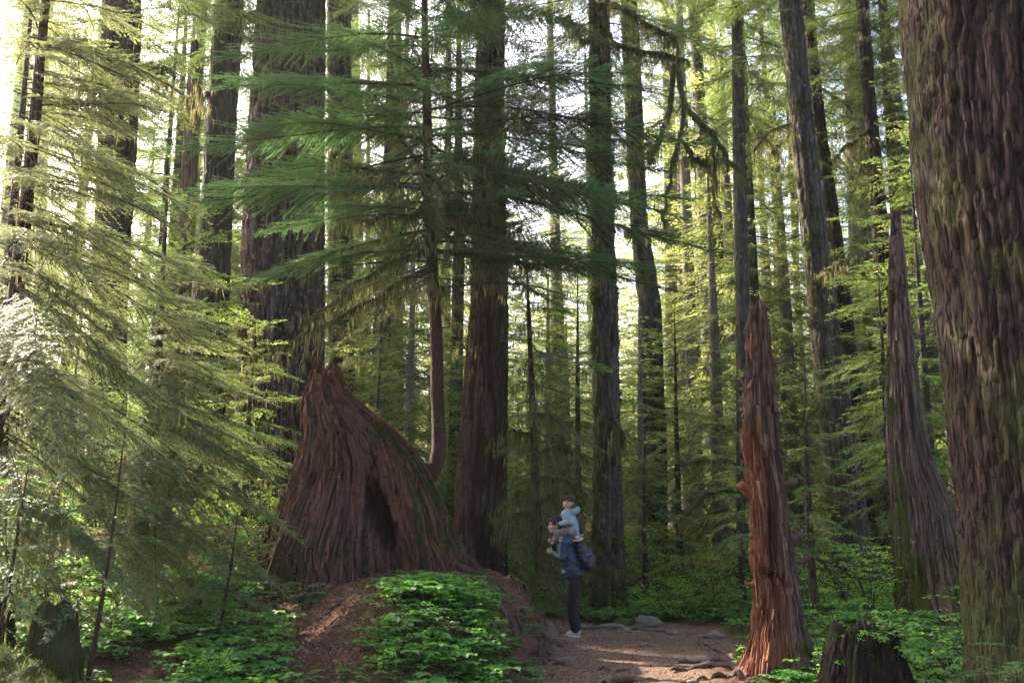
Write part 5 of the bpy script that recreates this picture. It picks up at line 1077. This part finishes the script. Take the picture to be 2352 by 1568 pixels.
for s_ in (-1, 1):
    b.limb([SHO[s_], ELB[s_], WRI[s_]], [.052, .040, .027]); b.limb([c(545, 890, s_ * .09), c(540, 1100, s_ * .095), c(560, 1310, s_ * .09)], [.075, .045, .032])
    b.limb([c(560, 1320, s_ * .09), c(500, 1350, s_ * .09)], [.035, .028])
    w_ = WRI[s_]; h_ = HAN[s_]; d = (h_ - w_) / np.linalg.norm(h_ - w_); n_ = np.array([0, -s_, 0.0]); u_ = np.cross(d, n_) * (1 if s_ < 0 else -1)
    pc = w_ + d * .045; b.ball(pc, (.034, .016, .034)); b.ball(pc + d * .018, (.032, .015, .034))
    up = np.array([-.2, 0, 1.0]); up = up - d * np.dot(up, d); up /= np.linalg.norm(up)
    for f, (off, l) in enumerate(((-.028, .058), (-.010, .068), (.009, .064), (.026, .052))):
        k0 = pc + d * .034 + up * off; k1 = k0 + d * l * .42 + np.array([0, -s_ * .006, 0]); k2 = k1 + d * l * .12 + np.array([0, -s_ * -.001, -.004]) + np.array([0, (-s_) * -.024, 0]); k3 = k2 - d * l * .25 + np.array([0, s_ * .012, 0])
        b.limb([k0, k1, k2, k3], [.0095, .0085, .008, .0065])
    t0 = pc + up * .03 - d * .01; b.limb([t0, t0 + up * .022 + d * .018, t0 + up * .026 + d * .045], [.011, .0095, .008])
b.build('body', M['skin'], man, .0055, 2)
# face details
f_ = Blob()
for s_ in (-1, 1): f_.ball(hd + [-.083, s_ * .030, .012], (.007, .012, .0045))
e_ = f_.build('eyes', M['eye'], man, .002, 1); f_ = Blob(); f_.ball(hd + [-.094, 0, -.0625], (.006, .020, .007)); f_.build('lips', M['lip'], man, .002, 1)
f_ = Blob()
for s_ in (-1, 1): f_.limb([hd + [-.088, s_ * .016, .034], hd + [-.083, s_ * .044, .033]], [.004, .003])
f_.build('eyebrows', M['hair'], man, .002, 1)
h = Blob(); h.ball(hd + [.026, 0, .050], (.104, .090, .094)); h.ball(hd + [.064, 0, .0], (.064, .076, .085)); h.ball(hd + [-.03, 0, .098], (.066, .070, .038), -.25); h.ball(hd + [.08, 0, -.03], (.044, .06, .06)); h.ball(hd + [-.006, -.055, .052], (.050, .036, .040)); h.ball(hd + [-.006, .055, .052], (.050, .036, .040))
h.build('hair', M['hair'], man, .006, 1, lambda V: .006 * fbm(V[:, 0] * 60, V[:, 1] * 30, V[:, 2] * 22, 2, 3))
fold = lambda a, q=1.0: (lambda V: a * fbm(V[:, 0] * 9 * q, V[:, 1] * 6 * q, V[:, 2] * 13 * q, 3, 9))
j = Blob()
j.limb([c(452, 612, 0), c(480, 660, 0), c(505, 740, 0), c(530, 820, 0), c(545, 875, 0)], [.100, .128, .142, .150, .150], 1.28); j.limb([c(500, 600, -.11), c(500, 600, .11)], [.085, .085])
j.limb([c(470, 860, 0), c(610, 860, 0)], [.052, .052], 3.0); j.limb([c(478, 885, 0), c(618, 878, 0)], [.030, .030], 5.2)
j.limb([c(452, 585, -.05), c(445, 575, .05)], [.072, .072])
for s_ in (-1, 1):
    e = ELB[s_]; w_ = WRI[s_]; j.limb([c(490, 610, s_ * .12), SHO[s_], (SHO[s_] + e) / 2, e, (e + w_) / 2, w_], [.08, .083, .072, .068, .054, .040])
j.build('jacket', M['jacket'], man, .008, 4, fold(.014, .8)); t_ = Blob()
for s_ in (-1, 1):
    o_ = -8 if s_ < 0 else 10
    t_.limb([c(545, 895, s_ * .075), c(543, 990, s_ * .09), c(538 + o_, 1110, s_ * .095), c(545 + o_, 1220, s_ * .092), c(560 + o_, 1305, s_ * .09)], [.122, .106, .092, .080, .066])
t_.limb([c(545, 880, -.05), c(545, 880, .05)], [.125, .125]); t_.build('trousers', M['trousers'], man, .008, 14, lambda V: .010 * fbm(V[:, 0] * 14, V[:, 1] * 8, V[:, 2] * 4, 3, 9))
for s_ in (-1, 1):
    o_ = -3 if s_ < 0 else 8; z_ = lambda a, k: c(a + o_, k, s_ * .09)
    q = Blob(); q.ball(z_(575, 1340), (.045, .040, .045)); q.ball(z_(545, 1338), (.055, .042, .040)); q.ball(z_(515, 1350), (.058, .044, .028), .1); q.ball(z_(500, 1354), (.040, .044, .022))
    sh = q.build('shoe', M['shoe'], man, .006, 1); q = Blob(); q.limb([z_(502, 1363), z_(585, 1363)], [.018, .018], 2.4); q.build('sole', M['sole'], sh, .006, 1)

# backpack and sun hat
bp = empty('backpack', (X0 + c(650, 730)[0], Y0, Z0 + c(650, 730)[2]), 'black teardrop shaped backpack on the back of the adult', 'backpack')
B0 = c(650, 730); q = Blob()
for (x, y, r) in ((592, 640, .075), (615, 680, .105), (640, 730, .130), (662, 775, .128), (668, 800, .10)): q.ball(c(x, y) - B0, (r, .155, r), .5)
q.build('bag', M['pack'], bp, .008, 3, fold(.02)); q = Blob(); q.limb([c(600, 700, -.10) - B0, c(640, 760, -.15) - B0], [.03, .05]); q.ball(c(675, 760, 0) - B0, (.10, .11, .12), .5); q.build('front_pocket', M['pack'], bp, .008, 2)
for s_ in (-1, 1):
    q = Blob(); q.limb([c(590, 600, s_ * .11) - B0, c(520, 560, s_ * .125) - B0, c(478, 590, s_ * .13) - B0, c(470, 660, s_ * .135) - B0, c(500, 740, s_ * .185) - B0, c(585, 790, s_ * .16) - B0], [.016] * 6, 1.5); q.build('strap', M['pack'], bp, .006, 2)
ht = empty('sun_hat', (X0 + c(568, 598)[0], Y0, Z0 + c(568, 598)[2]), 'pale pink wide brimmed sun hat hanging between the child and the backpack', 'hat')
H0 = c(568, 598); q = Blob(); rr = np.linspace(0, 2 * np.pi, 30, endpoint=False)
for a in rr: q.ball(np.array([math.cos(a) * .085, math.sin(a) * .10 - .06, .020 * math.sin(a * 2) + .35 * math.cos(a) * .085]), (.030, .030, .007), -.3)
q.ball((0, -.05, 0), (.07, .07, .012), -.3); q.build('brim', M['hat'], ht, .005, 2)
q = Blob(); q.ball((.01, -.05, .035), (.058, .060, .035), -.3); q.build('crown', M['hat'], ht, .005, 2)
q = Blob()
for a in rr[:18]: q.ball(np.array([.028 + math.cos(a - .6) * .07, math.sin(a - .6) * .09 - .02, .072 + .012 * math.sin(a * 3)]), (.026, .026, .006), -.35)
q.build('folded_brim', M['hat'], ht, .005, 2)

# the child
CZ = c(525, 470); kid = empty('person', (X0 + CZ[0], Y0, Z0 + CZ[2]), 'small child in a pale blue puffer jacket sitting on the shoulders of the adult', 'person')
k = lambda cx, cy, y=0.0: c(cx, cy, y) - CZ
hc = k(508, 292); b = Blob(); yw = R(-62)     # face turned towards the camera
RZ = np.array(Matrix.Rotation(R(62), 3, 'Z')); fv = lambda *p: hc + RZ @ np.array(p)
def fb(p, r): 
    V = _S * np.array(r); V = V @ RZ.T; b._add(V + fv(*p), [_SF, np.arange(16)[::-1][None, :], np.arange(len(V) - 16, len(V))[None, :]])
fb((.010, 0, .018), (.088, .078, .086)); fb((-.025, 0, -.022), (.058, .062, .066)); fb((-.036, 0, -.060), (.036, .040, .030)); fb((-.084, 0, -.020), (.011, .014, .010)); fb((-.078, 0, -.048), (.010, .018, .006))
for s_ in (-1, 1): fb((-.050, s_ * .036, -.030), (.028, .024, .026)); fb((.012, s_ * .080, -.010), (.014, .008, .022))
b.limb([hc + [0, 0, -.05], k(515, 375)], [.040, .045]); b.limb([k(520, 390), k(535, 500)], [.075, .09], 1.15)
ks = {-1: k(478, 385, -.085), 1: k(500, 380, .085)}; ke = {-1: k(520, 445, -.135), 1: k(480, 440, .12)}; kw = {-1: k(442, 462, -.085), 1: k(420, 455, .07)}
for s_ in (-1, 1):
    b.limb([ks[s_], ke[s_], kw[s_]], [.034, .028, .018]); d = np.array([-.95, s_ * .05, .12]); pc = kw[s_] + d * .022; b.ball(pc, (.022, .018, .014))
    for f in range(4):
        o_ = (f - 1.5) * .0105; k0 = pc + d * .018 + np.array([0, o_, .002]); k1 = k0 + d * (.019 - abs(f - 1.4) * .003); b.limb([k0, k1, k1 + np.array([-.008, 0, -.010])], [.0062, .0056, .005])
    b.limb([pc + [0, s_ * .016, .004], pc + [-.018, s_ * .022, .010]], [.007, .006])
    b.limb([k(535, 530, s_ * .06), k(420, 535, s_ * .095), k(392, 600, s_ * .085)], [.055, .040, .030]); b.limb([k(392, 608, s_ * .085), k(372, 625, s_ * .085)], [.026, .022])
b.build('body', M['skin'], kid, .0045, 2)
b = Blob()
for s_ in (-1, 1): fb((-.0785, s_ * .028, .006), (.006, .0115, .0055))
b.build('eyes', M['eye'], kid, .002, 1); b = Blob(); fb((-.086, 0, -.047), (.005, .015, .0055)); b.build('lips', M['lip'], kid, .002, 1); b = Blob()
for s_ in (-1, 1): fb((-.077, s_ * .029, .026), (.005, .014, .003))
b.build('eyebrows', M['hair'], kid, .002, 1)
b = Blob(); fb((.022, 0, .040), (.090, .088, .080)); fb((.045, 0, .0), (.055, .074, .070)); fb((-.045, 0, .064), (.040, .062, .026))
for q_ in range(7): fb((-.070 + .006 * abs(q_ - 3), (q_ - 3) * .018, .050 - .002 * abs(q_ - 3)), (.012, .010, .018))
b.build('hair', M['hair'], kid, .005, 1, lambda V: .005 * fbm(V[:, 0] * 60, V[:, 1] * 60, V[:, 2] * 18, 2, 3))
puff = lambda V: .007 * np.abs(np.sin(V[:, 2] * 85 + V[:, 0] * 12)) - .003 + .006 * fbm(V[:, 0] * 14, V[:, 1] * 14, V[:, 2] * 14, 2, 4)
b = Blob(); b.limb([k(512, 385), k(528, 440), k(540, 500), k(545, 535)], [.080, .100, .105, .092], 1.15); b.limb([k(500, 372, -.05), k(500, 372, .05)], [.062, .062]); b.limb([k(545, 545, 0), k(580, 545, 0)], [.05, .04], 2.0)
for s_ in (-1, 1): b.limb([ks[s_], ke[s_], (ke[s_] + kw[s_]) / 2, kw[s_]], [.058, .056, .046, .034])
b.build('puffer_jacket', M['puffer'], kid, .006, 3, puff); b = Blob()
for a in np.linspace(-1.9, 1.9, 15): b.ball(k(562, 358) + np.array([math.cos(a) * .045, math.sin(a) * .075, .020 * math.cos(a)]), (.034, .030, .048))
b.ball(k(582, 350), (.036, .06, .052)); b.build('hood', M['puffer'], kid, .006, 3, puff)
b = Blob()
for s_ in (-1, 1): b.limb([k(540, 535, s_ * .055), k(470, 522, s_ * .09), k(415, 538, s_ * .098), k(396, 590, s_ * .088)], [.068, .060, .050, .040])
b.limb([k(540, 535, -.04), k(540, 535, .04)], [.075, .075]); b.build('trousers', M['khaki'], kid, .006, 3, fold(.016, 1.6))
for s_ in (-1, 1): b = Blob(); b.ball(k(392, 612, s_ * .086), (.030, .028, .026)); b.ball(k(376, 622, s_ * .086), (.034, .027, .020), -.4); b.build('shoe', M['khaki'], kid, .005, 1)
# ------------------------------------------------------------------ haze
me = bpy.data.meshes.new('haze'); x0, x1, y0, y1, z0, z1 = -132, 132, -22, 202, -1.6, 40
vs = [(x, y, z) for z in (z0, z1) for y in (y0, y1) for x in (x0, x1)]
me.from_pydata(vs, [], [(0, 2, 3, 1), (4, 5, 7, 6), (0, 1, 5, 4), (2, 6, 7, 3), (0, 4, 6, 2), (1, 3, 7, 5)])
hm = bpy.data.materials.new('haze'); hm.use_nodes = True; t_ = hm.node_tree; t_.nodes.clear()
vo_ = t_.nodes.new('ShaderNodeVolumePrincipled'); ou = t_.nodes.new('ShaderNodeOutputMaterial'); t_.links.new(vo_.outputs[0], ou.inputs['Volume'])
vo_.inputs['Color'].default_value = (.93, .96, 1.0, 1); vo_.inputs['Density'].default_value = HAZE; vo_.inputs['Anisotropy'].default_value = .5
me.materials.append(hm); o = obj('haze', me); info(o, 'thin bright morning haze hanging between the trees', 'haze', None, 'stuff')
